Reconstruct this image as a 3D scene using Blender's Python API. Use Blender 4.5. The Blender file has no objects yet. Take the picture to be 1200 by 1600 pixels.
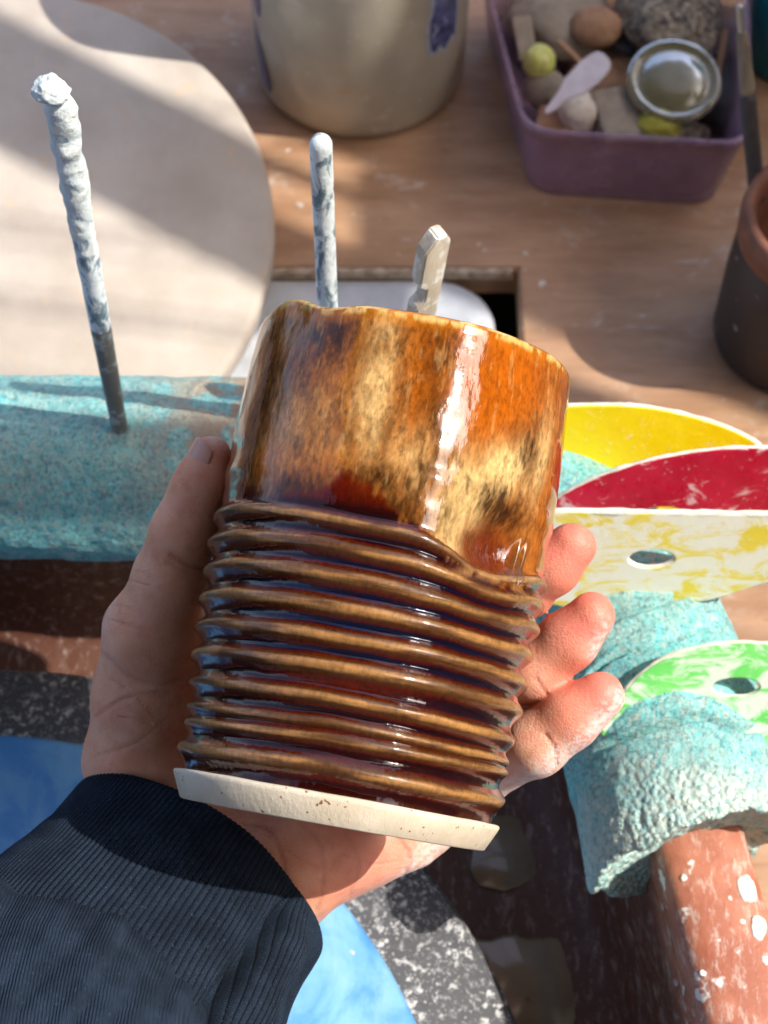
import bpy, bmesh, math, random
import numpy as np
from mathutils import Vector, Matrix
R = math.radians
random.seed(4)
rng = np.random.default_rng(7)
S = 0.01                      # everything below is written in centimetres and linked in metres
scene = bpy.context.scene
COL = scene.collection

# ------------------------------------------------------------------ camera, sky, sun, exposure
PITCH = 58.0
CAMZ = 63.6
cam_d = bpy.data.cameras.new("camera")
cam = bpy.data.objects.new("camera", cam_d)
COL.objects.link(cam)
cam.location = (0, 0, CAMZ*S)
cam.rotation_euler = (R(90-PITCH), 0, 0)
cam_d.sensor_fit = 'VERTICAL'
cam_d.sensor_height = 24
cam_d.lens = 12/math.tan(R(17))
cam_d.clip_start = 0.01
cam_d.clip_end = 60
cam_d.dof.use_dof = True
cam_d.dof.focus_distance = 0.405
cam_d.dof.aperture_fstop = 16.0
scene.camera = cam

SUN = np.array([0.63, -0.09, 0.77]); SUN /= np.linalg.norm(SUN)
world = bpy.data.worlds.new("World"); scene.world = world
world.use_nodes = True
wn = world.node_tree; wn.nodes.clear()
wo = wn.nodes.new("ShaderNodeOutputWorld"); wb = wn.nodes.new("ShaderNodeBackground"); sky = wn.nodes.new("ShaderNodeTexSky")
sky.sky_type = 'NISHITA'; sky.sun_disc = False
sky.sun_elevation = math.asin(SUN[2]); sky.sun_rotation = math.atan2(SUN[0], SUN[1])
sky.air_density = 0.6; sky.dust_density = 3.6; sky.ozone_density = 0.2
wb.inputs[1].default_value = 0.15
wn.links.new(sky.outputs[0], wb.inputs[0]); wn.links.new(wb.outputs[0], wo.inputs[0])
sun_d = bpy.data.lights.new("sun", 'SUN'); sun_d.energy = 2.1; sun_d.angle = R(0.55); sun_d.color = (1.0, 0.95, 0.87)
sun = bpy.data.objects.new("sun", sun_d); COL.objects.link(sun)
sun.rotation_euler = Vector(-SUN).to_track_quat('-Z', 'Y').to_euler()
vs = scene.view_settings
scene.display_settings.display_device = 'sRGB'
vs.view_transform = 'Standard'; vs.look = 'None'; vs.exposure = 1.36; vs.gamma = 1.0; vs.use_curve_mapping = False
scene.cycles.use_denoising = True
scene.cycles.max_bounces = 8
scene.cycles.caustics_reflective = False

# ------------------------------------------------------------------ measuring helpers (centimetres)
F = 800/math.tan(R(17))
RT = np.array([1., 0, 0]); UP = np.array([0, math.sin(R(PITCH)), math.cos(R(PITCH))]); FW = np.array([0, math.cos(R(PITCH)), -math.sin(R(PITCH))])
CAM = np.array([0, 0, CAMZ])
def C(px, py, d): return CAM + d*(FW + RT*(px-600)/F + UP*(800-py)/F)
def G(px, py, z):
    r = FW + RT*(px-600)/F + UP*(800-py)/F
    return CAM + r*((z-CAMZ)/r[2])

# ------------------------------------------------------------------ numpy noise
def _h(i, j, k, s):
    n = (i*374761393 + j*668265263 + k*2147483647 + s*974634777) & 0xffffffff
    n = ((n ^ (n >> 13))*1274126177) & 0xffffffff
    n = ((n ^ (n >> 16))*2246822519) & 0xffffffff
    return ((n ^ (n >> 15)) & 0xffffff)/16777215.0
def vnoise(P, s=0):
    I = np.floor(P).astype(np.int64); f = P - I; f = f*f*(3-2*f)
    i, j, k = I[:, 0], I[:, 1], I[:, 2]; x, y, z = f[:, 0], f[:, 1], f[:, 2]
    o = 0
    for a in (0, 1):
        for b in (0, 1):
            for c in (0, 1):
                o = o + _h(i+a, j+b, k+c, s)*(x if a else 1-x)*(y if b else 1-y)*(z if c else 1-z)
    return o
def fbm(P, octv=4, s=0, gain=.5):
    o = 0; a = 1; t = 0
    for q in range(octv):
        o = o + a*vnoise(P*(2.03**q)+q*17.3, s+q); t += a; a *= gain
    return o/t
def sm(a, b, x):
    t = np.clip((x-a)/(b-a), 0, 1); return t*t*(3-2*t)
def mixc(a, b, t): return a*(1-t[:, None]) + np.asarray(b)*t[:, None]

# ------------------------------------------------------------------ object helpers
def props(o, label=None, cat=None, group=None, kind=None):
    if label: o["label"] = label
    if cat: o["category"] = cat
    if group: o["group"] = group
    if kind: o["kind"] = kind
    return o
def thing(name, label, cat, loc=(0, 0, 0), group=None, rot=None):
    o = bpy.data.objects.new(name, None); COL.objects.link(o); o.empty_display_size = .01
    M = Matrix.Translation(Vector([c*S for c in loc]))
    if rot is not None: M = M @ rot.to_4x4()
    o.matrix_world = M
    o["mw"] = 0; del o["mw"]
    MW[o.name] = M
    return props(o, label, cat, group)
MW = {}
def link(name, me, mat, parent=None, smooth=True, local=False, origin=None):
    """me in world centimetres (or the parent's own centimetres when local)"""
    o = bpy.data.objects.new(name, me); COL.objects.link(o)
    n = len(me.vertices); co = np.empty(n*3, np.float32); me.vertices.foreach_get("co", co); co = co.reshape(-1, 3)*S
    root = parent
    while root is not None and root.name not in MW: root = root.parent
    if root is not None and not local:
        Mi = np.array(MW[root.name].inverted()); co = co @ Mi[:3, :3].T + Mi[:3, 3]
    if root is None:
        c = (co.min(0)+co.max(0))/2; c[2] = co[:, 2].min()
        co = co - c; o.location = c
    me.vertices.foreach_set("co", co.astype(np.float32).ravel())
    if parent is not None: o.parent = parent
    if mat is not None:
        for m_ in (mat if isinstance(mat, (list, tuple)) else [mat]): me.materials.append(m_)
    me.polygons.foreach_set("use_smooth", np.full(len(me.polygons), smooth))
    me.update()
    return o
def npmesh(V, Q):
    me = bpy.data.meshes.new("m"); V = np.asarray(V, np.float32); Q = np.asarray(Q, np.int32)
    k = Q.shape[1]
    me.vertices.add(len(V)); me.vertices.foreach_set("co", V.ravel())
    me.loops.add(Q.size); me.loops.foreach_set("vertex_index", Q.ravel())
    me.polygons.add(len(Q)); me.polygons.foreach_set("loop_start", np.arange(0, Q.size, k, dtype=np.int32))
    me.polygons.foreach_set("loop_total", np.full(len(Q), k, np.int32))
    me.update(calc_edges=True); me.validate()
    return me
def gridq(nu, nv, wrapu=True):
    """quads for a (nv rows) x (nu columns) grid"""
    iu = np.arange(nu if wrapu else nu-1); iv = np.arange(nv-1)
    a, b = np.meshgrid(iu, iv); a = a.ravel(); b = b.ravel(); a2 = (a+1) % nu
    return np.stack([b*nu+a, b*nu+a2, (b+1)*nu+a2, (b+1)*nu+a], 1)
def attr(me, name, vals):
    vals = np.asarray(vals, np.float32)
    if vals.ndim == 1:
        a = me.attributes.new(name, 'FLOAT', 'POINT'); a.data.foreach_set("value", vals)
    else:
        a = me.attributes.new(name, 'FLOAT_COLOR', 'POINT')
        a.data.foreach_set("color", np.concatenate([vals, np.ones((len(vals), 1), np.float32)], 1).ravel())
def bm_mesh(bm):
    me = bpy.data.meshes.new("m"); bm.to_mesh(me); bm.free(); return me
def box_bm(lo, hi, bev=0.0, seg=2, M=None):
    bm = bmesh.new(); bmesh.ops.create_cube(bm, size=1)
    lo = np.array(lo, float); hi = np.array(hi, float)
    for v in bm.verts: v.co = Vector((lo+hi)/2 + np.array(v.co)*(hi-lo))
    if bev: bmesh.ops.bevel(bm, geom=bm.edges[:], offset=bev, segments=seg, profile=.5, affect='EDGES')
    if M is not None: bm.transform(M)
    return bm
def catmull(P, n=12, closed=False):
    P = np.asarray(P, float); out = []; m = len(P)
    for i in range(m if closed else m-1):
        if closed: a, b, c, d = P[(i-1) % m], P[i], P[(i+1) % m], P[(i+2) % m]
        else: a, b, c, d = P[max(i-1, 0)], P[i], P[i+1], P[min(i+2, m-1)]
        for t in np.linspace(0, 1, n, endpoint=False):
            out.append(.5*((2*b)+(-a+c)*t+(2*a-5*b+4*c-d)*t*t+(-a+3*b-3*c+d)*t**3))
    if not closed: out.append(P[-1])
    return np.array(out)
def resample(P, step):
    L = np.r_[0, np.cumsum(np.linalg.norm(np.diff(P, axis=0), axis=1))]
    s = np.linspace(0, L[-1], max(2, int(L[-1]/step)+1))
    return np.stack([np.interp(s, L, P[:, k]) for k in range(P.shape[1])], 1), s
def tube(P, rad, nu=24, cap=True, ref=(0, 0, 1), noise=0, nscale=1, seed=0):
    """tube along P with radius array rad; ends closed by shrinking rings"""
    P = np.asarray(P, float); rad = np.broadcast_to(np.asarray(rad, float), (len(P),)).copy()
    T = np.gradient(P, axis=0); T /= np.linalg.norm(T, axis=1)[:, None]
    N = np.cross(T, np.asarray(ref, float)); N /= np.linalg.norm(N, axis=1)[:, None]; B = np.cross(T, N)
    th = np.linspace(0, 2*np.pi, nu, endpoint=False)
    ring = np.cos(th)[None, :, None]*N[:, None] + np.sin(th)[None, :, None]*B[:, None]
    rr = np.repeat(rad[:, None], nu, 1)
    V = P[:, None]+ring*rr[..., None]
    if noise:
        Q = V.reshape(-1, 3); d = (fbm(Q*nscale, 3, seed)-.5)*2*noise
        V = V+ring*d.reshape(rr.shape)[..., None]*np.minimum(1, rr/rad.max())[..., None]
    V = V.reshape(-1, 3); Qd = gridq(nu, len(P))
    return V, Qd
def capped(P0, P1, r0, r1, n=10, ncap=5, round_=1.0):
    """centre line + radii of a rod with rounded ends"""
    P0 = np.array(P0, float); P1 = np.array(P1, float); L = np.linalg.norm(P1-P0); d = (P1-P0)/L
    s = []; r = []
    for a in np.linspace(0, 90, ncap+1)[:-1]: s.append(r0*round_*(1-math.cos(R(a)))-0*r0); r.append(max(.002, r0*math.sin(R(a))))
    for t in np.linspace(0, 1, n): s.append(r0*round_+t*(L-(r0+r1)*round_)); r.append(r0+(r1-r0)*t)
    for a in np.linspace(0, 90, ncap+1)[1:]: s.append(L-r1*round_+r1*round_*math.sin(R(a))); r.append(max(.002, r1*math.cos(R(a))))
    return P0+np.array(s)[:, None]*d, np.array(r)

# ------------------------------------------------------------------ material helpers
def lin(r, g, b, k=1.0):
    f = lambda c: ((c/255+.055)/1.055)**2.4 if c > 10 else c/255/12.92
    return tuple(f(c)*k for c in (r, g, b))
class N:
    def __init__(s, name):
        s.m = bpy.data.materials.new(name); s.m.use_nodes = True; s.t = s.m.node_tree; s.t.nodes.clear()
        s.out = s.t.nodes.new("ShaderNodeOutputMaterial"); s.p = s.t.nodes.new("ShaderNodeBsdfPrincipled")
        s.t.links.new(s.p.outputs[0], s.out.inputs[0]); s.co = None
    def n(s, ty, **kw):
        x = s.t.nodes.new("ShaderNode"+ty)
        for k, v in kw.items(): setattr(x, k, v)
        return x
    def l(s, a, b): s.t.links.new(a, b)
    def coord(s, scale=(1, 1, 1), rot=(0, 0, 0)):
        if s.co is None: s.co = s.n("TexCoord").outputs["Object"]
        m = s.n("Mapping"); m.inputs["Scale"].default_value = tuple(c*100 for c in scale); m.inputs["Rotation"].default_value = rot
        s.l(s.co, m.inputs[0]); return m.outputs[0]
    def noise(s, scale, detail=4, rough=.55, stretch=(1, 1, 1), rot=(0, 0, 0), dist=0):
        x = s.n("TexNoise"); x.inputs["Scale"].default_value = scale; x.inputs["Detail"].default_value = detail
        x.inputs["Roughness"].default_value = rough; x.inputs["Distortion"].default_value = dist
        s.l(s.coord(stretch, rot), x.inputs["Vector"]); return x.outputs[0]
    def voro(s, scale, feature='F1', stretch=(1, 1, 1)):
        x = s.n("TexVoronoi"); x.feature = feature; x.inputs["Scale"].default_value = scale
        s.l(s.coord(stretch), x.inputs["Vector"]); return x.outputs[0]
    def ramp(s, f, a, b, ca=0.0, cb=1.0):
        x = s.n("MapRange"); x.interpolation_type = 'SMOOTHSTEP'
        for i, v in enumerate((a, b, ca, cb)): x.inputs[i+1].default_value = v
        s.l(f, x.inputs[0]); return x.outputs[0]
    def mix(s, a, b, f):
        x = s.n("Mix"); x.data_type = 'RGBA'
        for sock, v in ((x.inputs[0], f), (x.inputs[6], a), (x.inputs[7], b)):
            if isinstance(v, tuple): sock.default_value = (*v, 1) if len(v) == 3 else v
            elif isinstance(v, (int, float)): sock.default_value = v
            else: s.l(v, sock)
        return x.outputs[2]
    def math(s, op, a, b=0.0):
        x = s.n("Math"); x.operation = op
        for i, v in enumerate((a, b)):
            if isinstance(v, (int, float)): x.inputs[i].default_value = v
            else: s.l(v, x.inputs[i])
        return x.outputs[0]
    def at(s, name):
        x = s.n("Attribute"); x.attribute_name = name; return x
    def bump(s, h, dist=.02, strength=1.0, prev=None):
        x = s.n("Bump"); x.inputs["Strength"].default_value = strength; x.inputs["Distance"].default_value = dist*S
        s.l(h, x.inputs["Height"])
        if prev is not None: s.l(prev, x.inputs["Normal"])
        s.l(x.outputs[0], s.p.inputs["Normal"]); return x.outputs[0]
    def set(s, **kw):
        for k, v in kw.items():
            sock = s.p.inputs[k.replace("_", " ")]
            if isinstance(v, tuple): sock.default_value = (*v, 1) if len(v) == 3 and sock.type == 'RGBA' else v
            elif isinstance(v, (int, float)): sock.default_value = v
            else: s.l(v, sock)
        return s
def basic(name, c1, c2, scale=1.0, rough=.6, bump=.01, bscale=8, stretch=(1, 1, 1), spots=None, coat=0, **kw):
    """two-tone surface with relief; spots = [(colour, noise scale, low, high), ...]"""
    m = N(name); c = m.mix(c1, c2, m.ramp(m.noise(scale, 5, .6, stretch), .3, .7))
    for sp in (spots or []):
        st = sp[4] if len(sp) > 4 else (1, 1, 1)
        c = m.mix(c, sp[0], m.ramp(m.noise(sp[1], 4, .6, st), sp[2], sp[3]))
    m.set(Base_Color=c, Roughness=rough, Coat_Weight=coat, **kw)
    if bump: m.bump(m.noise(bscale, 5, .6, stretch), bump)
    return m.m

exec_blocks = []
# ================================================================== SETTING
# ---- bench board
m = N("plywood")
g = m.noise(.55, 5, .6, (.25, 1, 1)); c = m.mix(lin(164, 124, 92), lin(190, 152, 120), m.ramp(g, .3, .7))
c = m.mix(c, lin(150, 112, 84), m.ramp(m.noise(3.0, 6, .7, (.08, 1.4, 1)), .55, .75))
c = m.mix(c, lin(205, 196, 188), m.math('MULTIPLY', m.ramp(m.noise(.32, 6, .65), .58, .72), .45))
c = m.mix(c, lin(214, 208, 200), m.math('MULTIPLY', m.math('MULTIPLY', m.ramp(m.noise(1.1, 2, .4, (1, 1.4, 1)), .70, .73), m.ramp(m.noise(.2, 2), .45, .55)), .8))
c = m.mix(c, lin(110, 84, 62), m.math('MULTIPLY', m.ramp(m.noise(.25, 6, .7), .55, .8), .5))
c = m.mix(c, lin(214, 206, 198), m.math('MULTIPLY', m.ramp(m.noise(.8, 7, .75, (.5, 1, 1), (0, 0, .4), dist=.8), .58, .70), .45))
c = m.mix(c, lin(96, 70, 52), m.math('MULTIPLY', m.ramp(m.noise(5, 3, .6, (.12, 1.2, 1), (0, 0, .1)), .66, .72), .5))
m.set(Base_Color=c, Roughness=m.ramp(m.noise(2, 4), .3, .7, .35, .6)); m.bump(m.noise(4, 5, .7, (.2, 1.5, 1)), .012)
M_PLY = m.m
M_EDGE = basic("board_edge", lin(196, 180, 160), lin(150, 125, 100), 2, .7, .01, 6)
bm = bmesh.new()
XC, YC = 6.6, 53.9
outer = [(XC, -60), (75, -60), (75, 160), (-95, 160), (-95, YC), (XC, YC)]
vb = [bm.verts.new((x, y, 0)) for x, y in outer]
f = bm.faces.new(vb)
r = bmesh.ops.extrude_face_region(bm, geom=[f]); 
for v in [v for v in r["geom"] if isinstance(v, bmesh.types.BMVert)]: v.co.z -= 1.9
bmesh.ops.recalc_face_normals(bm, faces=bm.faces[:])
bmesh.ops.bevel(bm, geom=[e for e in bm.edges if abs(e.verts[0].co.z) < .01 and abs(e.verts[1].co.z) < .01], offset=.12, segments=2, affect='EDGES')
props(link("bench_board", bm_mesh(bm), M_PLY, smooth=False), kind="structure")
# pale strip along the cut edge
bm = box_bm((-95, YC-.35, -.5), (XC-.3, YC-.01, .10), .06)
lp = link("edge_strip", bm_mesh(bm), M_EDGE, smooth=False); props(lp, kind="structure")
# floor far below, coloured pale to bounce light upward
M_FLOOR = basic("pale_floor", lin(150, 140, 128), lin(130, 120, 108), .3, .8, .02, 2)
bm = box_bm((-300, -300, -77), (300, 300, -75)); props(link("floor", bm_mesh(bm), M_FLOOR, smooth=False), kind="structure")

# added unseen roof, keeping sky reflections off the mug
M_SKY_BLOCK = basic("roof_boards", lin(196, 180, 160), lin(172, 154, 134), .05, .8, .02, .5, (.05, 1, 1))
for k in range(12):
    bm = box_bm((-140, -190+k*24, 232), (148, -190+k*24+23.4, 235), .3)
    props(link("sky_block_plank", bm_mesh(bm), M_SKY_BLOCK, smooth=False), kind="structure")
# added unseen walls, blocking sky from the mug's reflections and bouncing fill
M_BLOCK_WALL = basic("block_wall_paint", lin(206, 194, 176), lin(190, 176, 158), .03, .9, .02, .5)
props(link("wall", bm_mesh(box_bm((150, -260, -75), (162, 320, 149), .5)), M_BLOCK_WALL, smooth=False), kind="structure")
props(link("wall", bm_mesh(box_bm((-262, -212, -75), (149, -200, 231), .5)), M_BLOCK_WALL, smooth=False), kind="structure")
M_GAP_SHADE = basic("gap_shade", lin(22, 21, 21), lin(34, 32, 31), .5, .9, .01, 3)  # near-black sheet standing in for shade in the gap round the tray
props(link("gap_shade_sheet", bm_mesh(box_bm((-94, -59, -9), (40, 60, -7), .3)), M_GAP_SHADE, smooth=False), kind="structure")
# ---- white tray in the recess
M_WHITE = basic("white_tray_plastic", lin(206, 210, 216), lin(186, 190, 196), .6, .35, .004, 5, spots=[(lin(150, 140, 128), .5, .6, .75)])
def rounded(cx, cy, hx, hy, rad, n=10):
    pts = []
    for sx, sy, a0 in ((1, 1, 0), (-1, 1, 90), (-1, -1, 180), (1, -1, 270)):
        for t in np.linspace(0, 90, n): pts.append((cx+sx*(hx-rad)+rad*math.cos(R(a0+t)), cy+sy*(hy-rad)+rad*math.sin(R(a0+t))))
    return np.array(pts)
def loft(rings):
    n = len(rings[0]); V = np.concatenate(rings); Q = gridq(n, len(rings)); return V, Q
def ring3(xy, z): return np.c_[xy, np.full(len(xy), z)]
rings = []
for off, z in ((0.0, -6), (0, -1.5), (.1, -.7), (.3, -.45), (1.2, -.5), (1.6, -.62)):
    rings.append(ring3(rounded(-38, 20.25, 43.5-off, 33.5-off, 3.0-off*.3), z))
c0 = rings[-1].mean(0); rings.append((rings[-1]-c0)*.02+c0)
V, Q = loft(rings); t = link("tray", npmesh(V, Q), M_WHITE); props(t, "white plastic tray with rounded corner set in the bench cut-out", "tray")

# ---- splash pan (rim path)
RIM = [(-40, 33.2), (-25, 33.2), (-10, 33.2), (0, 32.9), (4.6, 31.2), (7.4, 27.6), (9.3, 22), (10.3, 17), (11.2, 11), (12.0, 4), (11.4, -5), (6, -13), (-5, -16), (-30, -16), (-42, -9), (-45, 8), (-44.5, 26)]
rim, rs = resample(np.vstack([catmull(RIM, 10, True), RIM[0]]), .5); rim = rim[:-1]
T = np.roll(rim, -1, 0)-np.roll(rim, 1, 0); T /= np.linalg.norm(T, axis=1)[:, None]; NO = np.c_[-T[:, 1], T[:, 0]]
if (NO*(rim-rim.mean(0))).sum() < 0: NO = -NO           # outward normals
m = N("pan_plastic")
c = m.mix(lin(168, 100, 76), lin(190, 122, 96), m.ramp(m.noise(.6, 4), .35, .65))
z = m.n("SeparateXYZ"); m.l(m.n("TexCoord").outputs["Object"], z.inputs[0])
wet = m.ramp(z.outputs[2], .088, .112, 1, 0)
c = m.mix(c, lin(100, 62, 46), wet)
slip = lin(214, 196, 184)
c = m.mix(c, slip, m.math('MULTIPLY', m.ramp(m.noise(3.2, 6, .75, (1, .35, 1)), .50, .66), m.math('ADD', m.math('MULTIPLY', wet, -.3), .62)))
c = m.mix(c, lin(232, 228, 222), m.math('MULTIPLY', m.ramp(m.noise(1.0, 3, .5), .66, .69), m.math('SUBTRACT', 1.0, wet)))
c = m.mix(c, lin(226, 224, 220), m.math('MULTIPLY', m.ramp(m.voro(.55), .22, .18), m.math('MULTIPLY', m.ramp(m.noise(.35, 2), .50, .54), m.math('SUBTRACT', 1.0, wet))))
m.set(Base_Color=c, Roughness=m.ramp(m.noise(2.5, 5), .3, .7, .28, .55), Specular_IOR_Level=.5); m.bump(m.noise(5, 6, .7), .03)
M_PAN = m.m
prof = [(2.4, 1.0), (2.2, 8), (1.6, 12.2), (1.52, 13.0), (1.42, 13.45), (1.15, 13.72), (.5, 13.8), (-.5, 13.8), (-1.1, 13.7), (-1.38, 13.4), (-1.47, 12.9), (-1.5, 12.2), (-1.25, 11.8), (-1.35, 11.2), (-1.5, 9.4), (-1.75, 7), (-2.1, 5.6), (-3.0, 4.8), (-5, 4.6), (-9, 4.5)]
rings = [np.c_[rim+NO*o, np.full(len(rim), z_)] for o, z_ in prof]
cc = np.array([-17, 8, 4.5]); rings.append((rings[-1]-cc)*.02+cc)
V, Q = loft(rings)
V = V+np.c_[np.zeros((len(V), 2)), (fbm(V*.35, 3, 5)-.5)*.25]
pan = thing("splash_pan", "brown plastic wheel splash pan with slip-spattered rim and dark wet inside", "splash pan", (-17, 8, 1))
link("basin", npmesh(V, Q), M_PAN, pan)
M_SPOT = basic("dried_slip_spot", lin(232, 230, 224), lin(216, 212, 204), 2, .8, .02, 5)
for px, py, r_, el in ((1150, 1479, .30, 1.0), (1167, 1388, .26, 1.7), (1186, 1450, .24, 1.4), (1182, 1577, .27, 1.2), (1160, 1440, .09, 1.0), (1196, 1500, .13, 1.0), (1140, 1404, .08, 1.3), (1068, 1372, .10, 1.2), (1098, 1520, .09, 1.0), (1155, 1545, .07, 1)):
    p = G(px, py, 13.8); th = np.linspace(0, 2*np.pi, 24, endpoint=False); w_ = 1+.5*(fbm(np.c_[np.cos(th)*1.6+px, np.sin(th)*1.6, th*0], 3, 5)-.5)*2
    rr = [np.c_[p[0]+k*r_*w_*np.cos(th), p[1]+k*r_*el*w_*np.sin(th), np.full(24, 13.8+z_)] for k, z_ in ((1, -.06), (.97, .012), (.8, .022), (.02, .025))]
    V, Q = loft(rr); link("slip_spot", npmesh(V, Q), M_SPOT, pan)
# puddles of slip on the pan floor
M_SLIP = basic("wet_slip", lin(168, 146, 116), lin(128, 106, 82), .25, .12, .01, 1, coat=.5)
def puddle(pts, z, name="slip_puddle"):
    P = catmull(pts, 24, True); c = P.mean(0); rr = []
    w_ = 1+(fbm(np.c_[P*.9, P[:, :1]*0], 4, 9)-.5)*.55; P = (P-c)*w_[:, None]+c
    for k, dz in ((1.0, -.05), (.985, .015), (.93, .03), (.4, .035), (.02, .035)): rr.append(np.c_[(P-c)*k+c, np.full(len(P), z+dz)])
    V, Q = loft(rr); return link(name, npmesh(V, Q), M_SLIP, pan)
def gp(*pts): return [G(x, y, 4.7)[:2] for x, y in pts]
puddle(gp((-80, 985), (60, 978), (220, 985), (330, 1005), (340, 1090), (150, 1110), (-80, 1100)), 4.68)
puddle(gp((765, 1470), (860, 1462), (900, 1530), (940, 1700), (790, 1720), (700, 1500)), 4.68)
puddle(gp((730, 1290), (820, 1285), (858, 1340), (810, 1385), (745, 1372)), 4.68)

# ---- wheel head and blue bat
m = N("wheel_head_metal")
sp = m.ramp(m.noise(3.4, 5, .7, (1, 1.0, 1)), .53, .60); sp2 = m.ramp(m.noise(.8, 4, .6), .35, .6)
c = m.mix(lin(66, 66, 70), lin(92, 92, 96), m.noise(1.5)); c = m.mix(c, lin(205, 205, 203), m.math('MULTIPLY', sp, sp2))
c = m.mix(c, lin(190, 188, 184), m.math('MULTIPLY', m.ramp(m.noise(9, 3, .6), .58, .66), .6))
m.set(Base_Color=c, Roughness=.6); m.bump(m.noise(6, 5, .7), .03); M_WHEEL = m.m
def disc(cx, cy, r, prof, nu=160, M=None):
    th = np.linspace(0, 2*np.pi, nu, endpoint=False); rr = []
    for o, z in prof: rr.append(np.c_[cx+(r+o)*np.cos(th), cy+(r+o)*np.sin(th), np.full(nu, z)])
    V, Q = loft(rr); 
    if M is not None: V = V @ np.array(M.to_3x3()).T + np.array(M.translation)
    return npmesh(V, Q)
wh = thing("pottery_wheel", "dark grey pottery wheel head spattered with dried white clay", "pottery wheel", (-14.5, 8.3, 5.6))
link("plate", disc(-14.5, 8.3, 20.2, [(-20.1, 5.6), (-.3, 5.6), (0, 5.8), (0, 6.7), (-.25, 7.0), (-20.1, 7.0)]), M_WHEEL, wh)
link("shaft", disc(-14.5, 8.3, 3, [(0, 4.3), (0, 5.59)], 40), M_WHEEL, wh)
m = N("blue_bat_paint")
c = m.mix(lin(122, 176, 216), lin(78, 142, 204), m.ramp(m.noise(.35, 5, .6, (1, 1, 1), dist=1.2), .35, .65))
c = m.mix(c, lin(150, 188, 214), m.math('MULTIPLY', m.ramp(m.noise(1.0, 6, .7, (1, .3, 1), (0, 0, .6)), .5, .75), .6))
c = m.mix(c, lin(200, 196, 180), m.ramp(m.noise(1.6, 3, .5), .72, .75))
m.set(Base_Color=c, Roughness=.45); m.bump(m.noise(2, 5), .015); M_BLUE = m.m
o = link("wheel_bat", disc(-14.5, 8.3, 16.9, [(-16.8, 7.05), (-.2, 7.05), (0, 7.2), (0, 8.1), (-.18, 8.3), (-16.8, 8.3)]), M_BLUE)
props(o, "round light blue bat lying on the grey wheel head under the sleeve", "bat")

# ---- leaning cream plaster bat
m = N("plaster")
c = m.mix(lin(200, 190, 178), lin(180, 168, 156), m.ramp(m.noise(.22, 5, .55), .3, .7))
c = m.mix(c, lin(208, 178, 148), m.math('MULTIPLY', m.ramp(m.noise(.7, 4, .6), .60, .72), .6))
c = m.mix(c, lin(170, 160, 152), m.math('MULTIPLY', m.ramp(m.noise(2.5, 5, .6, (1, .25, 1)), .62, .75), .5))
c = m.mix(c, lin(196, 158, 120), m.math('MULTIPLY', m.ramp(m.noise(1.6, 5, .7, (1, .5, 1), (0, 0, .5)), .66, .74), .6))
c = m.mix(c, lin(150, 138, 126), m.math('MULTIPLY', m.ramp(m.noise(.9, 6, .75, (.25, 1, 1), (0, 0, -.3)), .64, .70), .45))
m.set(Base_Color=c, Roughness=.8); m.bump(m.noise(1.2, 6, .6), .03); M_PLASTER = m.m
th0 = R(11.5)
Mb = Matrix.Translation(Vector((-19.2, 54.2, 1.9))) @ Matrix.Rotation(th0, 4, 'X')
o = link("plaster_bat", disc(0, 0, 13.9, [(-13.8, -.8), (-.3, -.8), (0, -.55), (0, .45), (-.08, .65), (-.35, .8), (-13.8, .8)], 200, Mb), M_PLASTER)
props(o, "big round cream plaster bat leaning left behind the turquoise noodle", "bat")
o = link("plaster_block", bm_mesh(box_bm((-24, 60, .002), (-14, 65, 1.75), .1)), M_PLASTER, smooth=False)
props(o, "small plaster block propping up the cream bat from behind", "block")

# ================================================================== NOODLE
NZ = 13.4
npath = [(-47, 33.2), (-25, 33.2), (-10, 33.2), (-1, 32.8), (4.6, 31.3), (7.5, 28.0), (8.9, 23.7), (9.6, 19.0)]
P2, s2 = resample(catmull(npath, 14), .085)
n = len(P2); T = np.gradient(P2, axis=0); T /= np.linalg.norm(T, axis=1)[:, None]; NN = np.c_[T[:, 1], -T[:, 0]]  # right-hand side of travel
L = s2[-1]; nu = 260; th = np.linspace(0, 2*np.pi, nu, endpoint=False)   # 0 = outward side, pi/2 = top
SS, TH = np.meshgrid(s2, th, indexing='ij'); SS = SS.ravel(); TH = TH.ravel()
def noodle_pt(rad, ssh=None):
    i = np.repeat(np.arange(n), nu)
    base = np.c_[P2[i], np.full(len(i), NZ)]
    if ssh is not None: base[:, :2] += T[i]*ssh[:, None]
    return base - np.c_[NN[i]*np.cos(TH)[:, None]*0, np.zeros(len(i))] + np.c_[-NN[i]*np.cos(TH)[:, None]*rad[:, None], np.sin(TH)*rad]
P0 = noodle_pt(np.full(n*nu, 3.25))
dz = (fbm(P0*.5, 3, 3)-.5)*.28 + (fbm(P0*2.6, 4, 11)-.5)*.08 + (fbm(P0*7, 2, 21)-.5)*.05
e = sm(L-1.9, L, SS)
dz += e*(fbm(P0*6.0, 2, 31)-.5)*.20
rad = 3.32+dz
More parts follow.
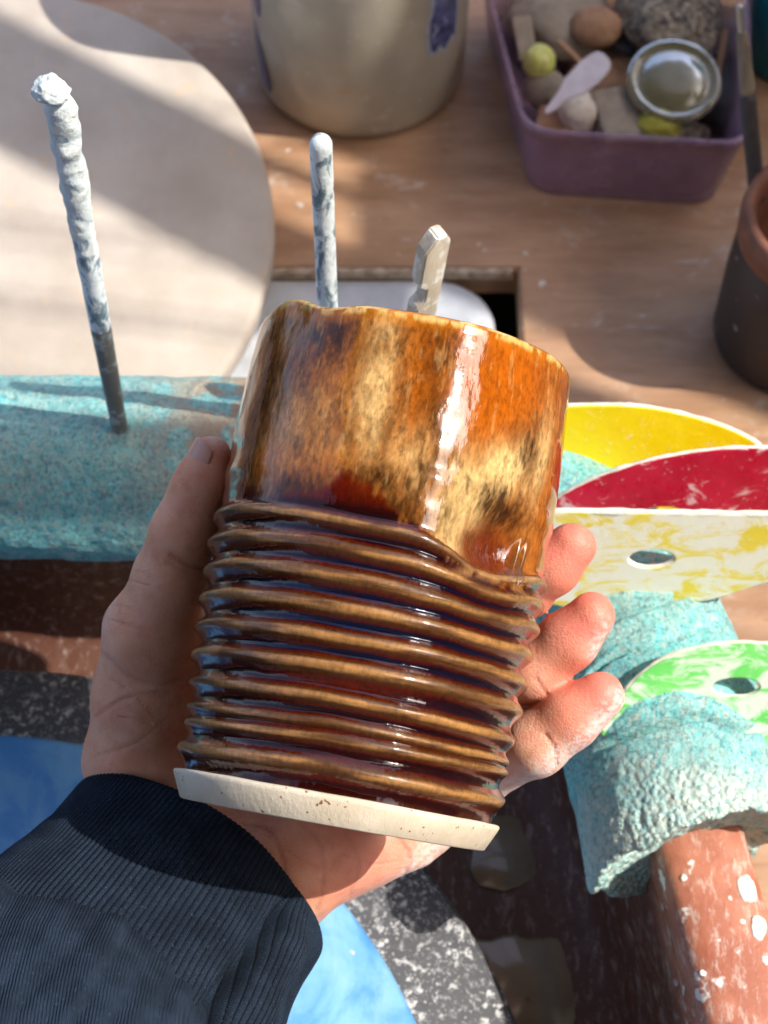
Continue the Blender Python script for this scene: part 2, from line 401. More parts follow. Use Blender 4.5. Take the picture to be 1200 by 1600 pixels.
# slits that hold the ribs, and one open cut
topang = np.abs(((TH-np.pi/2+np.pi) % (2*np.pi))-np.pi)
for (s_, w, dep, a) in ((L-2.7, .09, .45, 1.0), (L-6.9, .07, .35, 1.2), (L-5.3, .05, .18, 1.25)):
    wob = s_+(vnoise(np.c_[TH*2.0, TH*0+s_, TH*0], 9)-.5)*.5
    rad -= dep*np.exp(-((SS-wob)/w)**2)*sm(a, a*.6, topang)
    rad += .10*np.exp(-((np.abs(SS-wob)-.2)/.12)**2)*sm(a, a*.6, topang)
esh = sm(L-1.9, L, SS)**2*((fbm(np.c_[np.cos(TH)*2.2, np.sin(TH)*2.2, TH*0], 4, 41)-.5)*1.2 + .75*np.maximum(0, -np.cos(TH+.2)))
V = noodle_pt(rad, esh)
Q = gridq(nu, n)
# ragged end face, shrinking inward
last = V[-nu:]; cen = np.array([*P2[-1], NZ]); endr = []; 
for k, push in ((.96, .05), (.9, -.05), (.8, -.2), (.65, -.3), (.5, -.3), (.3, -.35), (.05, -.35)):
    rr = (last-cen)*k+cen; rr[:, :2] += T[-1]*push; rr += (np.stack([fbm(rr*3, 3, 50+q) for q in range(3)], 1)-.5)*.25
    endr.append(rr)
V2 = np.vstack([V]+endr); nn = n+len(endr); Q = gridq(nu, nn)
me = npmesh(V2, Q)
endmask = np.r_[np.clip(sm(L-2.3, L-.4, SS+(fbm(P0*1.5, 3, 61)-.5)*2.2), 0, 1), np.full(nu*len(endr), .85)]
tanm = sm(.50, .62, fbm(V2*np.array([.30, .30, .3])+5, 4, 71))
# worn tan stretch next to the thumb on the left stretch
tanm = np.maximum(tanm*.2*sm(13.5, 16, V2[:, 2]), np.exp(-((V2[:, 0]+5.2)/3.0)**2)*sm(.34, .56, fbm(V2*1.3, 4, 77)))
tanm = tanm*sm(11.5, 15, V2[:, 2])
m = N("noodle_foam")
end = m.at("endmask").outputs["Fac"]; tan = m.at("tanmask").outputs["Fac"]
n1 = m.noise(1.6, 6, .65, (1, 1, 1), dist=.6); n2 = m.noise(5.5, 5, .7)
c = m.mix(lin(98, 200, 204), lin(140, 224, 222), m.ramp(n1, .35, .65))
c = m.mix(c, lin(56, 158, 168), m.ramp(m.noise(1.2, 4), .52, .75))
crk = m.ramp(m.noise(3.2, 7, .75, (1, .6, 1), dist=1.0), .52, .64)
c = m.mix(c, lin(206, 190, 168), m.math('MULTIPLY', crk, .42))
c = m.mix(c, lin(34, 124, 138), m.math('MULTIPLY', m.ramp(m.noise(4.5, 6, .75, (1, 1, 1), dist=1.2), .50, .42), .75))
c = m.mix(c, lin(214, 206, 188), m.math('MULTIPLY', m.ramp(m.noise(2.3, 5, .7), .59, .66), .7))
c = m.mix(c, lin(196, 206, 196), m.math('MULTIPLY', m.ramp(m.noise(7, 6, .8, (1, .5, 1), dist=1.4), .50, .58), .75))
c = m.mix(c, lin(176, 152, 128), m.math('MULTIPLY', tan, m.ramp(n2, .22, .46)))
c = m.mix(c, lin(208, 224, 212), m.math('MULTIPLY', end, m.ramp(m.noise(4.5, 4, .6), .35, .55, .25, .95)))
m.set(Base_Color=c, Roughness=.75, Specular_IOR_Level=.35)
b = m.bump(n1, .04); b = m.bump(m.noise(5.0, 6, .72, (1, 1, 1), dist=1.0), .085, prev=b)
vx = m.n("TexVoronoi"); vx.feature = 'SMOOTH_F1'; vx.inputs["Scale"].default_value = 5.5; vx.inputs["Smoothness"].default_value = .4; m.l(m.coord((1, 1, 1)), vx.inputs["Vector"])
b = m.bump(m.math('MULTIPLY', m.ramp(end, 0, .7, .25, 1), m.math('SUBTRACT', 1.0, vx.outputs[0])), .13, prev=b)
M_NOODLE = m.m
attr(me, "endmask", endmask); attr(me, "tanmask", tanm)
nod = link("foam_noodle", me, M_NOODLE); props(nod, "turquoise foam noodle clipped over the splash pan rim, holding ribs and tools", "foam noodle")

# ================================================================== SILICONE RIBS
def rib_mat(name, c1, c2, smear, lo, hi, sss=.15, rough=.35):
    m = N(name); c = m.mix(c1, c2, m.ramp(m.noise(.5, 3), .3, .7))
    c = m.mix(c, smear, m.ramp(m.noise(.62, 7, .66, (1, 1.9, 1), (0, 0, .35), dist=.9), lo, hi))
    c = m.mix(c, lin(240, 236, 226), m.math('MULTIPLY', m.ramp(m.noise(5, 4, .7), .62, .7), .5))
    m.set(Base_Color=c, Roughness=m.ramp(m.noise(1.5, 4), .35, .65, rough, rough+.3), Transmission_Weight=0, Subsurface_Weight=sss, Subsurface_Radius=(.004, .003, .001), Subsurface_Scale=1.0)
    m.bump(m.noise(2.5, 5, .7), .02); return m.m
M_LIP = basic("dried_slip_edge", lin(236, 234, 222), lin(205, 205, 185), 2, .8, .03, 6)
def rib(outline, hole, y, tilt, mat, label, thick=.08, crust=.09, yaw=0):
    cu = bpy.data.curves.new("c", 'CURVE'); cu.dimensions = '2D'; cu.fill_mode = 'BOTH'; cu.extrude = thick; cu.bevel_depth = .03; cu.bevel_resolution = 2
    cx, cz = float(np.mean([p[0] for p in outline])), 14.5
    if tilt > -40:                                   # leaning back: same outline foreshortened less
        tilt -= 20; kf = .53/(.53*math.cos(R(20))+.848*math.sin(R(20)))
        outline = [(a_, 14.5+(b_-14.5)*kf) for a_, b_ in outline]; hole = (hole[0], 14.5+(hole[1]-14.5)*kf, hole[2], hole[3]*kf)
    P = catmull(np.array(outline, float), 14, True)
    for pts in [P]+([np.c_[hole[0]+hole[2]*np.cos(np.linspace(0, 2*np.pi, 32, endpoint=False)), hole[1]+hole[3]*np.sin(np.linspace(0, 2*np.pi, 32, endpoint=False))]] if hole else []):
        sp = cu.splines.new('POLY'); sp.points.add(len(pts)-1)
        for q, p in enumerate(pts): sp.points[q].co = ((p[0]-cx), (p[1]-cz), 0, 1)
        sp.use_cyclic_u = True
    tmp = bpy.data.objects.new("tmp", cu); COL.objects.link(tmp)
    bpy.context.view_layer.update()
    me = bpy.data.meshes.new_from_object(tmp.evaluated_get(bpy.context.evaluated_depsgraph_get()))
    bpy.data.objects.remove(tmp)
    me.materials.clear()
    bm = bmesh.new(); bm.from_mesh(me); bmesh.ops.remove_doubles(bm, verts=bm.verts[:], dist=1e-4)
    bm.to_mesh(me); bm.free()
    root = thing("silicone_rib", label, "pottery rib", (cx, y, cz), "silicone ribs standing in the noodle slits", Matrix.Rotation(R(yaw), 3, 'Z') @ Matrix.Rotation(R(90+tilt), 3, 'X'))
    link("blade", me, mat, root, smooth=False, local=True)
    def crust_ring(Pt, rad, nm):
        Pt = np.vstack([Pt, Pt[0]])
        V_, Q_ = tube(np.c_[Pt[:, 0]-cx, Pt[:, 1]-cz, np.zeros(len(Pt))], rad, 10, ref=(0, 0, 1), noise=.05, nscale=2.2)
        link(nm, npmesh(V_, Q_), M_LIP, root, local=True)
    crust_ring(P, crust, "slip_crust")
    if hole:
        a_ = np.linspace(0, 2*np.pi, 40, endpoint=False)
        crust_ring(np.c_[hole[0]+(hole[2]+.02)*np.cos(a_), hole[1]+(hole[3]+.02)*np.sin(a_)], crust*.9, "hole_crust")
    return root
M_RY = rib_mat("yellow_silicone", lin(255, 232, 4), lin(252, 222, 10), lin(250, 232, 150), .60, .78)
M_RR = rib_mat("red_silicone", lin(176, 10, 44), lin(196, 22, 60), lin(222, 176, 182), .57, .66, .05, .25)
M_RP = rib_mat("pale_silicone", lin(232, 214, 84), lin(226, 206, 60), lin(230, 230, 214), .40, .54, .1, .5)
M_RG = rib_mat("green_silicone", lin(120, 214, 110), lin(96, 196, 92), lin(206, 222, 204), .44, .56, .12)
rib([(1.2, 14.5), (1.6, 17.4), (3.2, 19.3), (5.6, 20.1), (8.2, 20.2), (10.4, 19.5), (12.3, 18.2), (13.6, 16.3), (13.8, 14.5), (11, 13.6), (7.4, 13.4), (3.6, 13.6)], (7.6, 15.3, .9, .7), 31.4, 2, M_RY,
    "bright yellow silicone rib standing hindmost, with a curved top edge")
rib([(4.6, 15.6), (5.2, 18.2), (6.5, 20.0), (8.6, 21.4), (11.2, 22.1), (13.8, 21.8), (16.2, 20.2), (17.6, 17.6), (17.2, 15.0), (13, 13.8), (9, 14.0), (6, 14.5)], (9.2, 18.1, .8, .6), 28.4, 1, M_RR,
    "crimson red silicone rib smeared with slip between the two yellow ones")
rib([(2.6, 20.8), (3.2, 22.2), (4.8, 22.65), (8.5, 22.6), (12.0, 22.5), (13.6, 22.4), (14.2, 21.4), (13.2, 19.5), (11.2, 17.9), (9, 17.0), (6.6, 16.9), (4.4, 17.8)], (8.45, 19.95, .78, .62), 25.6, 0, M_RP,
    "pale yellow silicone rib caked in white slip, with an oval hole and flat top", crust=.115)
rib([(6.9, 16.0), (7.5, 17.5), (8.6, 18.5), (10.0, 18.95), (11.8, 19.0), (13.8, 18.4), (15.2, 17.2), (14.6, 15.9), (12.4, 15.6), (9.6, 15.4)], (10.9, 17.65, .78, .34), 20.7, -45, M_RG,
    "green silicone rib streaked with white slip, nearest the noodle end")

# ================================================================== TOOLS IN THE NOODLE
m = N("slip_coated_metal")
c = m.mix(lin(96, 122, 138), lin(128, 150, 160), m.noise(3))
c = m.mix(c, lin(232, 242, 244), m.ramp(m.noise(1.6, 6, .65, (1.2, 1.2, .6), dist=.7), .40, .52))
m.set(Base_Color=c, Roughness=.55); m.bump(m.noise(3.5, 5, .65), .06); M_TOOLM = m.m
M_CLAY = basic("dried_clay", lin(232, 236, 232), lin(200, 214, 218), 1.5, .85, .10, 3.5, spots=[(lin(120, 140, 150), 2.0, .64, .70)])
m = N("knurled_steel")
w1 = m.n("TexWave"); w1.inputs["Scale"].default_value = 7.5; w1.bands_direction = 'DIAGONAL'; m.l(m.coord((1, 1, 1)), w1.inputs[0])
w2 = m.n("TexWave"); w2.inputs["Scale"].default_value = 7.5; w2.bands_direction = 'DIAGONAL'; m.l(m.coord((-1, -1, 1)), w2.inputs[0])
h = m.math('MULTIPLY', w1.outputs[1], w2.outputs[1])
c = m.mix(lin(120, 118, 112), lin(170, 170, 164), h); c = m.mix(c, lin(190, 200, 200), m.ramp(m.noise(2.5, 5), .5, .65))
m.set(Base_Color=c, Roughness=.5, Metallic=.3); m.bump(h, .05); M_KNURL = m.m
def rod(root, name, a, b, ra, rb, mat, noise=0, nsc=2, n=30, nu=28, seed=0):
    Pp, rr = capped(a, b, ra, rb, n, 6)
    V, Q = tube(Pp, rr, nu, ref=(0.1, 1, 0.05), noise=noise, nscale=nsc, seed=seed)
    return link(name, npmesh(V, Q), mat, root)
def lerp(a, b, t): return np.array(a)*(1-t)+np.array(b)*t
a = np.array([-9.05, 32.7, 15.4]); b = np.array([-8.65, 32.9, 32.1])
tl = thing("trimming_tool", "long steel tool thick with pale dried slip and a clay knob on top", "pottery tool", a)
rod(tl, "knurled_grip", lerp(a, b, 0), lerp(a, b, .42), .27, .33, M_KNURL, .01)
rod(tl, "shank", lerp(a, b, .36), lerp(a, b, .985), .335, .35, M_TOOLM, .045, 1.6, 60)
rod(tl, "clay_sleeve", lerp(a, b, .60), lerp(a, b, .99), .345, .42, M_CLAY, .12, 2.4, 90)
kb = bmesh.new(); bmesh.ops.create_icosphere(kb, subdivisions=5, radius=.45)
for v in kb.verts: v.co = v.co*(1+(float(fbm(np.array([[v.co.x*3+9, v.co.y*3, v.co.z*3]]), 4, 3)[0])-.5)*.75)
kb.transform(Matrix.Translation(Vector(b+np.array([-.14, -.1, -.05]))) @ Matrix.Diagonal((1.05, .95, .85, 1)))
link("clay_knob", bm_mesh(kb), M_CLAY, tl)
a = np.array([-1.75, 32.8, 15.5]); b = np.array([-1.75, 33.2, 30.0])
tl = thing("metal_rod_tool", "smooth round rod with streaked slip standing behind the mug's rim", "pottery tool", a)
rod(tl, "rod", a, b, .31, .325, M_TOOLM, .012, 2, 60)
# half clothespin
M_WOODP = basic("pale_clay_wood", lin(216, 204, 184), lin(190, 176, 154), 1.2, .75, .03, 5, (1, 1, .3), spots=[(lin(232, 228, 218), 1.5, .5, .6)])
out = [(-.42, 0), (-.40, 7.2), (-.15, 7.45), (-.15, 7.95), (-.44, 8.15), (-.44, 9.6), (-.1, 10.15), (.22, 10.2), (.42, 9.9), (.42, 6.6), (.22, 6.5), (.22, 6.1), (.42, 6.0), (.42, 0)]
bm = bmesh.new(); f = bm.faces.new([bm.verts.new((x, 0, z)) for x, z in out]); r = bmesh.ops.extrude_face_region(bm, geom=[f])
for v in [v for v in r["geom"] if isinstance(v, bmesh.types.BMVert)]: v.co.y += .55
bmesh.ops.recalc_face_normals(bm, faces=bm.faces[:]); bmesh.ops.bevel(bm, geom=bm.edges[:], offset=.05, segments=2, affect='EDGES')
bm.transform(Matrix.Translation((.55, 32.6, 15.6)) @ Matrix.Rotation(R(6.5), 4, 'Y') @ Matrix.Rotation(R(-4), 4, 'X') @ Matrix.Rotation(R(30), 4, 'Z'))
o = link("clothespin_half", bm_mesh(bm), M_WOODP, smooth=False)
props(o, "notched half of a wooden clothespin standing behind the mug's rim", "clothespin")

# ================================================================== STONEWARE CROCK
m = N("crock_glaze")
c = m.mix(lin(186, 178, 158), lin(166, 159, 142), m.ramp(m.noise(.3, 5), .3, .7))
c = m.mix(c, lin(196, 142, 84), m.math('MULTIPLY', m.ramp(m.noise(.45, 5, .6, (1, 1, 2.5)), .62, .74), .6))
c = m.mix(c, lin(222, 216, 200), m.math('MULTIPLY', m.ramp(m.noise(1, 4), .6, .7), .4))
m.set(Base_Color=c, Roughness=.3, Coat_Weight=.5, Coat_Roughness=.15); m.bump(m.noise(1, 4), .02); M_CROCK = m.m
cx, cy, cr = -1.25, 67.9, 5.55
ck = thing("stoneware_crock", "tall beige stoneware crock with a dark blue painted patch", "crock", (cx, cy, .004))
link("crock_wall", disc(cx, cy, cr, [(-5.5, .004), (-.5, .004), (-.12, .25), (0, .8), (.1, 6), (.15, 17), (.1, 19), (-.3, 19.2), (-.6, 19), (-.6, 2), (-5.5, 1.5)]), M_CROCK, ck)
M_NAVY = basic("navy_brushwork", lin(42, 46, 84), lin(104, 112, 158), 1.1, .25, .01, 5, coat=.6, spots=[(lin(160, 164, 200), 1.3, .58, .66)])
M_HALO = basic("pale_blue_outline", lin(150, 164, 186), lin(190, 196, 206), 2, .3, 0, coat=.5)
def patch(parent, name, cx, cy, r, pts, mat, lift, grid=26):
    """flat painted motif wrapped on a cylinder: pts in (azimuth degrees, height)"""
    P = catmull(np.array(pts, float), 6, True); c = P.mean(0); rr = []
    for k in np.linspace(1, .02, 9):
        q = (P-c)*k+c; a = np.radians(q[:, 0]); rr.append(np.c_[cx+(r+lift)*np.sin(a), cy-(r+lift)*np.cos(a), q[:, 1]])
    V, Q = loft(rr); return link(name, npmesh(V, Q), mat, parent)
patch(ck, "painted_outline", cx, cy, cr+.12, [(36.8, 5.4), (40.0, 4.7), (44.8, 4.9), (48.8, 4.5), (54.4, 5.0), (58.4, 4.8), (60.0, 7), (56.8, 9), (60.0, 12), (48.8, 12.3), (44.0, 11.8), (39.2, 12.2), (36.0, 10), (38.4, 8), (36.0, 7)], M_HALO, .02)
patch(ck, "painted_patch", cx, cy, cr+.12, [(38.4, 5.5), (41.6, 5.0), (44.8, 5.2), (48.8, 4.8), (54.4, 5.3), (57.2, 5.2), (58.0, 7), (55.2, 9), (57.6, 12), (48.8, 12.0), (44.0, 11.4), (40.8, 11.8), (38.0, 10), (40.4, 8), (38.0, 7)], M_NAVY, .045)
patch(ck, "painted_leaf", cx, cy, cr+.1, [(-66, 2.0), (-60, 1.3), (-55, 1.4), (-57, 2.6), (-64, 4.0), (-70, 5.0)], M_NAVY, .03)
patch(ck, "painted_dot", cx, cy, cr+.1, [(-66, 6.0), (-60, 6.0), (-59, 7.4), (-62, 8.3), (-67, 7.6)], M_NAVY, .03)

# ================================================================== PURPLE BIN AND ITS THINGS
m = N("purple_plastic")
m.set(Base_Color=m.mix(lin(172, 140, 162), lin(150, 118, 142), m.ramp(m.noise(.6, 4), .3, .7)), Roughness=.25, Alpha=.55, Specular_IOR_Level=.6)
m.bump(m.noise(.9, 3), .04); M_PURP = m.m
FL, FR, BR, BL = np.array([6.75, 57.9]), np.array([17.5, 57.0]), np.array([19.0, 72]), np.array([4.6, 72])
def binring(k, z, off=0, n=8, rad=1.5):
    P = [FL, FR, BR, BL]; c = sum(P)/4; P = [c+(p-c)*k for p in P]; out = []
    for i in range(4):
        p = P[i]; a_ = P[i-1]-p; b_ = P[(i+1) % 4]-p; a_ /= np.linalg.norm(a_); b_ /= np.linalg.norm(b_)
        s0 = p+a_*rad; s1 = p+b_*rad
        for t in np.linspace(0, 1, n): out.append((1-t)**2*s0+2*t*(1-t)*p+t*t*s1)
        nxt = P[(i+1) % 4]-b_*rad
        for t in np.linspace(0, 1, 8)[1:-1]: out.append(s1*(1-t)+nxt*t)
    out = np.array(out); return np.c_[out, np.full(len(out), z)]
bn = thing("purple_bin", "translucent purple plastic bin full of clay sponges and tools", "storage bin", (12, 64, .004))
rr = [binring(.90, .9), binring(.885, .3), binring(.87, .02), binring(.86, .004)]
rr = [np.r_[rr[-1][:0], (rr[-1]-rr[-1].mean(0))*.02+rr[-1].mean(0)]]+rr[::-1]+[binring(.95, 3.5), binring(.985, 5.0), binring(1.01, 5.1), binring(1.01, 5.35), binring(.975, 5.35), binring(.94, 3.5), binring(.87, .9), binring(.84, .3)]
rr.append((rr[-1]-rr[-1].mean(0))*.02+rr[-1].mean(0))
V, Q = loft(rr); link("shell", npmesh(V, Q), M_PURP, bn)
def blob(name, px, py, z, r, mat, label, cat, flat=(1, 1, 1), amp=.25, sc=1.2, seed=0, sub=4, rot=0, holes=False):
    p = G(px, py, z); bm = bmesh.new(); bmesh.ops.create_icosphere(bm, subdivisions=sub, radius=1)
    P = np.array([v.co[:] for v in bm.verts]); d = (fbm(P*sc+seed*5, 4, seed)-.5)*2*amp
    P = P*(1+d)[:, None]*r*np.array(flat)
    for v, q in zip(bm.verts, P): v.co = q
    bm.transform(Matrix.Translation(Vector(p)) @ Matrix.Rotation(R(rot), 4, 'Z'))
    o = link(name, bm_mesh(bm), mat); props(o, label, cat); return o
M_SPY = basic("yellow_green_sponge", lin(206, 210, 96), lin(226, 228, 150), 2, .9, .08, 6)
M_SPO = basic("olive_sponge", lin(160, 158, 50), lin(190, 184, 84), 2, .9, .08, 6)
M_CORK = basic("cream_cork", lin(232, 224, 208), lin(206, 190, 166), 2, .8, .04, 6)
M_TAN = basic("tan_clay", lin(150, 112, 84), lin(178, 140, 108), 1, .8, .03, 4)
M_PEB = basic("dark_pebbly_pad", lin(62, 60, 60), lin(150, 136, 116), 2.4, .8, .12, 4, spots=[(lin(172, 160, 140), 3.0, .54, .62)])
M_GREY = basic("grey_clay_block", lin(164, 152, 136), lin(140, 128, 114), 1, .8, .03, 4)
M_DARKB = basic("dark_rubber", lin(44, 42, 44), lin(70, 66, 66), 1, .6, .03, 4)
blob("scrubbing_pad", 1045, 18, 3.4, 2.35, M_PEB, "dark pebbly scrubbing pad at the back of the purple bin", "scrubbing pad", (1.15, 1.5, .7), .2, 2.2, 1, 5)
blob("yellow_sponge", 842, 96, 3.4, .85, M_SPY, "small pale yellow round sponge by the bin's left wall", "sponge", (1, 1, 1), .15, 3, 2)
blob("clay_ball", 932, 42, 3.2, 1.15, M_TAN, "brown clay ball lying behind the white scraper", "clay ball", (1.2, 1.1, .8), .15, 1.2, 3)
blob("clay_lump", 850, 140, 2.2, 1.1, M_GREY, "grey clay lump under the yellow sponge", "clay lump", (1, 1, .9), .2, 1.6, 12)
blob("grey_clay_lump", 880, 30, 2.2, 2.2, M_GREY, "large grey clay lump in the bin's back left corner", "clay lump", (1.3, 1.2, .6), .2, 1.3, 13)
blob("olive_sponge", 1028, 196, 2.6, 1.15, M_SPO, "olive yellow sponge below the round glass lid", "sponge", (1.0, .8, .8), .15, 3, 4)
blob("pebble_lump", 1078, 212, 1.9, 1.0, M_PEB, "small speckled lump right of the olive sponge", "lump", (1, .8, .7), .2, 2, 6)
blob("rubber_lump", 1135, 150, 1.6, 1.6, M_DARKB, "dark rubbery piece at the bin's right wall", "rubber piece", (.9, 1.8, .7), .15, 2, 7)
blob("brown_lump", 1000, 130, 1.2, 2.6, M_TAN, "brown clay pieces heaped on the bin floor", "clay lump", (1.5, 1.3, .4), .2, 2, 9)
# cork
p = G(905, 160, 3.2)
o = link("cork_stopper", disc(p[0], p[1], 1.05, [(-1.0, 1.2), (-.1, 1.2), (0, 1.4), (.02, 2.9), (-.1, 3.15), (-.3, 3.25), (-1.0, 3.28)], 60), M_CORK)
props(o, "cream round cork stopper under the tip of the white scraper", "cork")
for (px, py, z, hx, hy, hz, rz, lab) in ((963, 188, 2.4, 1.05, 1.5, .7, 14, "tan block standing beside the cream cork in the bin"), (868, 196, 1.9, .95, .7, .6, -15, "short tan block in the bin's near left corner")):
    p = G(px, py, z); bm = box_bm((-hx, -hy, -hz), (hx, hy, hz), .12); bm.transform(Matrix.Translation(Vector(p)) @ Matrix.Rotation(R(rz), 4, 'Z') @ Matrix.Rotation(R(16), 4, 'X'))
    o = link("wood_block", bm_mesh(bm), M_GREY if px > 900 else M_TAN, smooth=False); props(o, lab, "block")
# white scraper
a = G(852, 178, 3.6); b = G(945, 92, 5.4); dr = b-a; Ls = np.linalg.norm(dr); xa = dr/Ls
pl = [(0, -.1), (.4, -.22), (Ls*.35, -.3), (Ls*.5, -.62), (Ls*.75, -.72), (Ls-.15, -.6), (Ls+.12, -.3), (Ls+.12, .3), (Ls-.15, .6), (Ls*.75, .72), (Ls*.45, .6), (Ls*.3, .35), (0, .12)]
bm = bmesh.new(); f = bm.faces.new([bm.verts.new((x, y, 0)) for x, y in pl]); r = bmesh.ops.extrude_face_region(bm, geom=[f])
for v in [v for v in r["geom"] if isinstance(v, bmesh.types.BMVert)]: v.co.z += .22
bmesh.ops.recalc_face_normals(bm, faces=bm.faces[:]); bmesh.ops.bevel(bm, geom=bm.edges[:], offset=.07, segments=2, affect='EDGES')
za = np.array([0.15, -.25, 1.]); ya = np.cross(za, xa); ya /= np.linalg.norm(ya); za = np.cross(xa, ya)
bm.transform(Matrix.Translation(Vector(a)) @ Matrix([list(q) for q in np.c_[xa, ya, za]]).to_4x4())
M_WPL = basic("white_scraper_plastic", lin(238, 230, 236), lin(222, 212, 220), 1, .35, .005, 4)
o = link("scraper", bm_mesh(bm), M_WPL, smooth=False); props(o, "white plastic scraper lying across the things in the bin", "scraper")
for (px, py, z, hx, hy, hz, rz, rx, mt, nm, lab) in (
        (905, 95, 3.3, .16, 1.6, .10, 40, 8, M_TAN, "wood_stick", "thin brown wooden stick beside the clay ball in the bin"),
        (985, 60, 2.8, .55, .9, .18, -30, 20, M_DARKB, "rubber_scrap", "dark rubber scrap between the clay ball and the pebbly pad"),
        (975, 150, 3.1, .12, 1.3, .12, 70, -8, M_CORK, "pale_stick", "short pale stick above the tan block in the bin"),
        (820, 60, 3.0, .5, 1.2, .12, 10, 25, M_GREY, "clay_shard", "flat grey clay shard leaning on the bin's left wall"),
        (1125, 95, 3.0, .18, 1.9, .14, -12, 14, M_TAN, "clay_tool_handle", "brown tool handle lying by the bin's right wall")):
    p = G(px, py, z); bm = box_bm((-hx, -hy, -hz), (hx, hy, hz), min(hx, hz)*.5); bm.transform(Matrix.Translation(Vector(p)) @ Matrix.Rotation(R(rz), 4, 'Z') @ Matrix.Rotation(R(rx), 4, 'X'))
    props(link(nm, bm_mesh(bm), mt, smooth=False), lab, nm.split('_')[-1])
# glass lid
m = N("smoky_glass"); m.set(Base_Color=lin(150, 146, 112), Roughness=.1, Transmission_Weight=.6, IOR=1.45); m.bump(m.noise(1.2, 4), .05); M_GLASS = m.m
p = G(1053, 128, 3.8)
Mg = Matrix.Translation(Vector(p)) @ Matrix.Rotation(R(14), 4, 'X')
o = link("glass_lid", disc(0, 0, 2.4, [(-2.38, .35), (-1.5, .4), (-.8, .22), (-.6, .05), (-.35, .3), (-.08, .25), (0, .1), (-.1, -.1), (-.5, -.2), (-2.38, -.2)], 90, Mg), M_GLASS)
props(o, "round smoky glass lid resting on top in the purple bin", "lid")

# ================================================================== DARK JAR
m = N("dark_jar_glaze")
c = m.mix(lin(44, 40, 40), lin(60, 52, 50), m.noise(.8)); c = m.mix(c, lin(168, 164, 158), m.ramp(m.noise(1.5, 4, .55), .67, .72))
m.set(Base_Color=c, Roughness=.5); m.bump(m.noise(2, 5), .03); M_JAR = m.m
M_TERRA = basic("terracotta_band", lin(136, 88, 66), lin(112, 70, 52), 1, .6, .02, 5)
jx, jy, jr = 19.55, 49.6, 3.85
jr_ = thing("dark_jar", "dark speckled jar with brown rim standing at the bench's right", "jar", (jx, jy, .004))
link("jar_wall", disc(jx, jy, jr, [(-3.7, .004), (-.4, .004), (-.1, .2), (0, .6), (.05, 4), (0, 6.6), (-.1, 7.0)], 120), M_JAR, jr_)
link("jar_rim", disc(jx, jy, jr, [(-.1, 7.0), (.04, 7.1), (.1, 8.2), (0, 8.7), (-.3, 8.8), (-.55, 8.5), (-.6, 7), (-.6, 3), (-3.7, 2.5)], 120), M_TERRA, jr_)
M_HAND = basic("worn_wood_handle", lin(150, 138, 118), lin(112, 100, 86), 1, .6, .02, 6, (1, 1, .3))
M_FERR = N("steel_ferrule").set(Base_Color=lin(190, 188, 182), Metallic=.9, Roughness=.3).m
M_TURQ = basic("turquoise_plastic", lin(20, 160, 178), lin(12, 130, 156), .8, .35, .01, 3)
a = G(1184, 320, 7.0); b = a+np.array([-2.0, 3.3, 8.6])
tl = thing("loop_tool", "wooden-handled tool with steel ferrule leaning in the dark jar", "pottery tool", a)
rod(tl, "dark_handle", a, lerp(a, b, .58), .36, .36, M_DARKB, .01); rod(tl, "wood_handle", lerp(a, b, .56), lerp(a, b, .88), .34, .25, M_HAND, .01); rod(tl, "ferrule", lerp(a, b, .86), lerp(a, b, 1), .17, .15, M_FERR)
a = G(1205, 300, 6.5); b = a+np.array([.6, 3.0, 6.0])
tl = thing("brush_handle", "steel-collared brush handle at the jar's right side", "brush", a)
rod(tl, "handle", a, b, .3, .33, M_DARKB, .01); rod(tl, "collar", lerp(a, b, .55), lerp(a, b, .8), .42, .42, M_FERR)
# turquoise plastic tub behind the bin's far right corner
p = G(1150, 70, 6)
o = link("turquoise_bottle", disc(18.7+3.4, 69.2, 3.0, [(-2.9, .004), (-.2, .004), (0, .3), (.1, 7), (.05, 9.0), (-.4, 9.6), (-2.9, 9.8)], 80), M_TURQ)
props(o, "turquoise plastic bottle behind the tool in the dark jar", "bottle")

# ================================================================== BOARDS THAT THROW THE LONG SHADOWS (added out of view only for their shade)
M_SHELF = basic("shelf_wood", lin(180, 150, 120), lin(150, 120, 92), .3, .6, .01, 2, (.1, 1, 1))
dirv = np.array([1, -.53, 0]); dirv /= np.linalg.norm(dirv); nrm = np.array([.53, 1, 0])/math.hypot(.53, 1)
HS = 95.0
sh = thing("shadow_rack", "added unseen boards that cast long shadows on the bench", "shelf", (68, 40, 60))
def shadow_board(q0, q1, x0, x1, zz=HS, name="board", zt=0):
    """board whose shadow on the bench covers q0..q1 (q = y + .53 x) between x0 and x1"""
    pts = []
    for x, q in ((x0, q0), (x1, q0), (x1, q1), (x0, q1)):
        g_ = np.array([x, q-.53*x, zt]); pts.append(g_+SUN*((zz-zt)/SUN[2]))
    bm = bmesh.new(); lo = [bm.verts.new(p_) for p_ in pts]; f = bm.faces.new(lo)
    r = bmesh.ops.extrude_face_region(bm, geom=[f])
    for v in [v for v in r["geom"] if isinstance(v, bmesh.types.BMVert)]: v.co.z += 1.2
    bmesh.ops.recalc_face_normals(bm, faces=bm.faces[:])
    link(name, bm_mesh(bm), M_SHELF, sh, smooth=False)
def panel(x0, x1, y0, y1, zt, zz=HS):
    bm = bmesh.new(); f = bm.faces.new([bm.verts.new(np.array([x, y, zt])+SUN*((zz-zt)/SUN[2])) for x, y in ((x0, y0), (x1, y0), (x1, y1), (x0, y1))])
    r = bmesh.ops.extrude_face_region(bm, geom=[f])
    for v in [v for v in r["geom"] if isinstance(v, bmesh.types.BMVert)]: v.co.z += 1.2
    bmesh.ops.recalc_face_normals(bm, faces=bm.faces[:]); link("board", bm_mesh(bm), M_SHELF, sh, smooth=False)
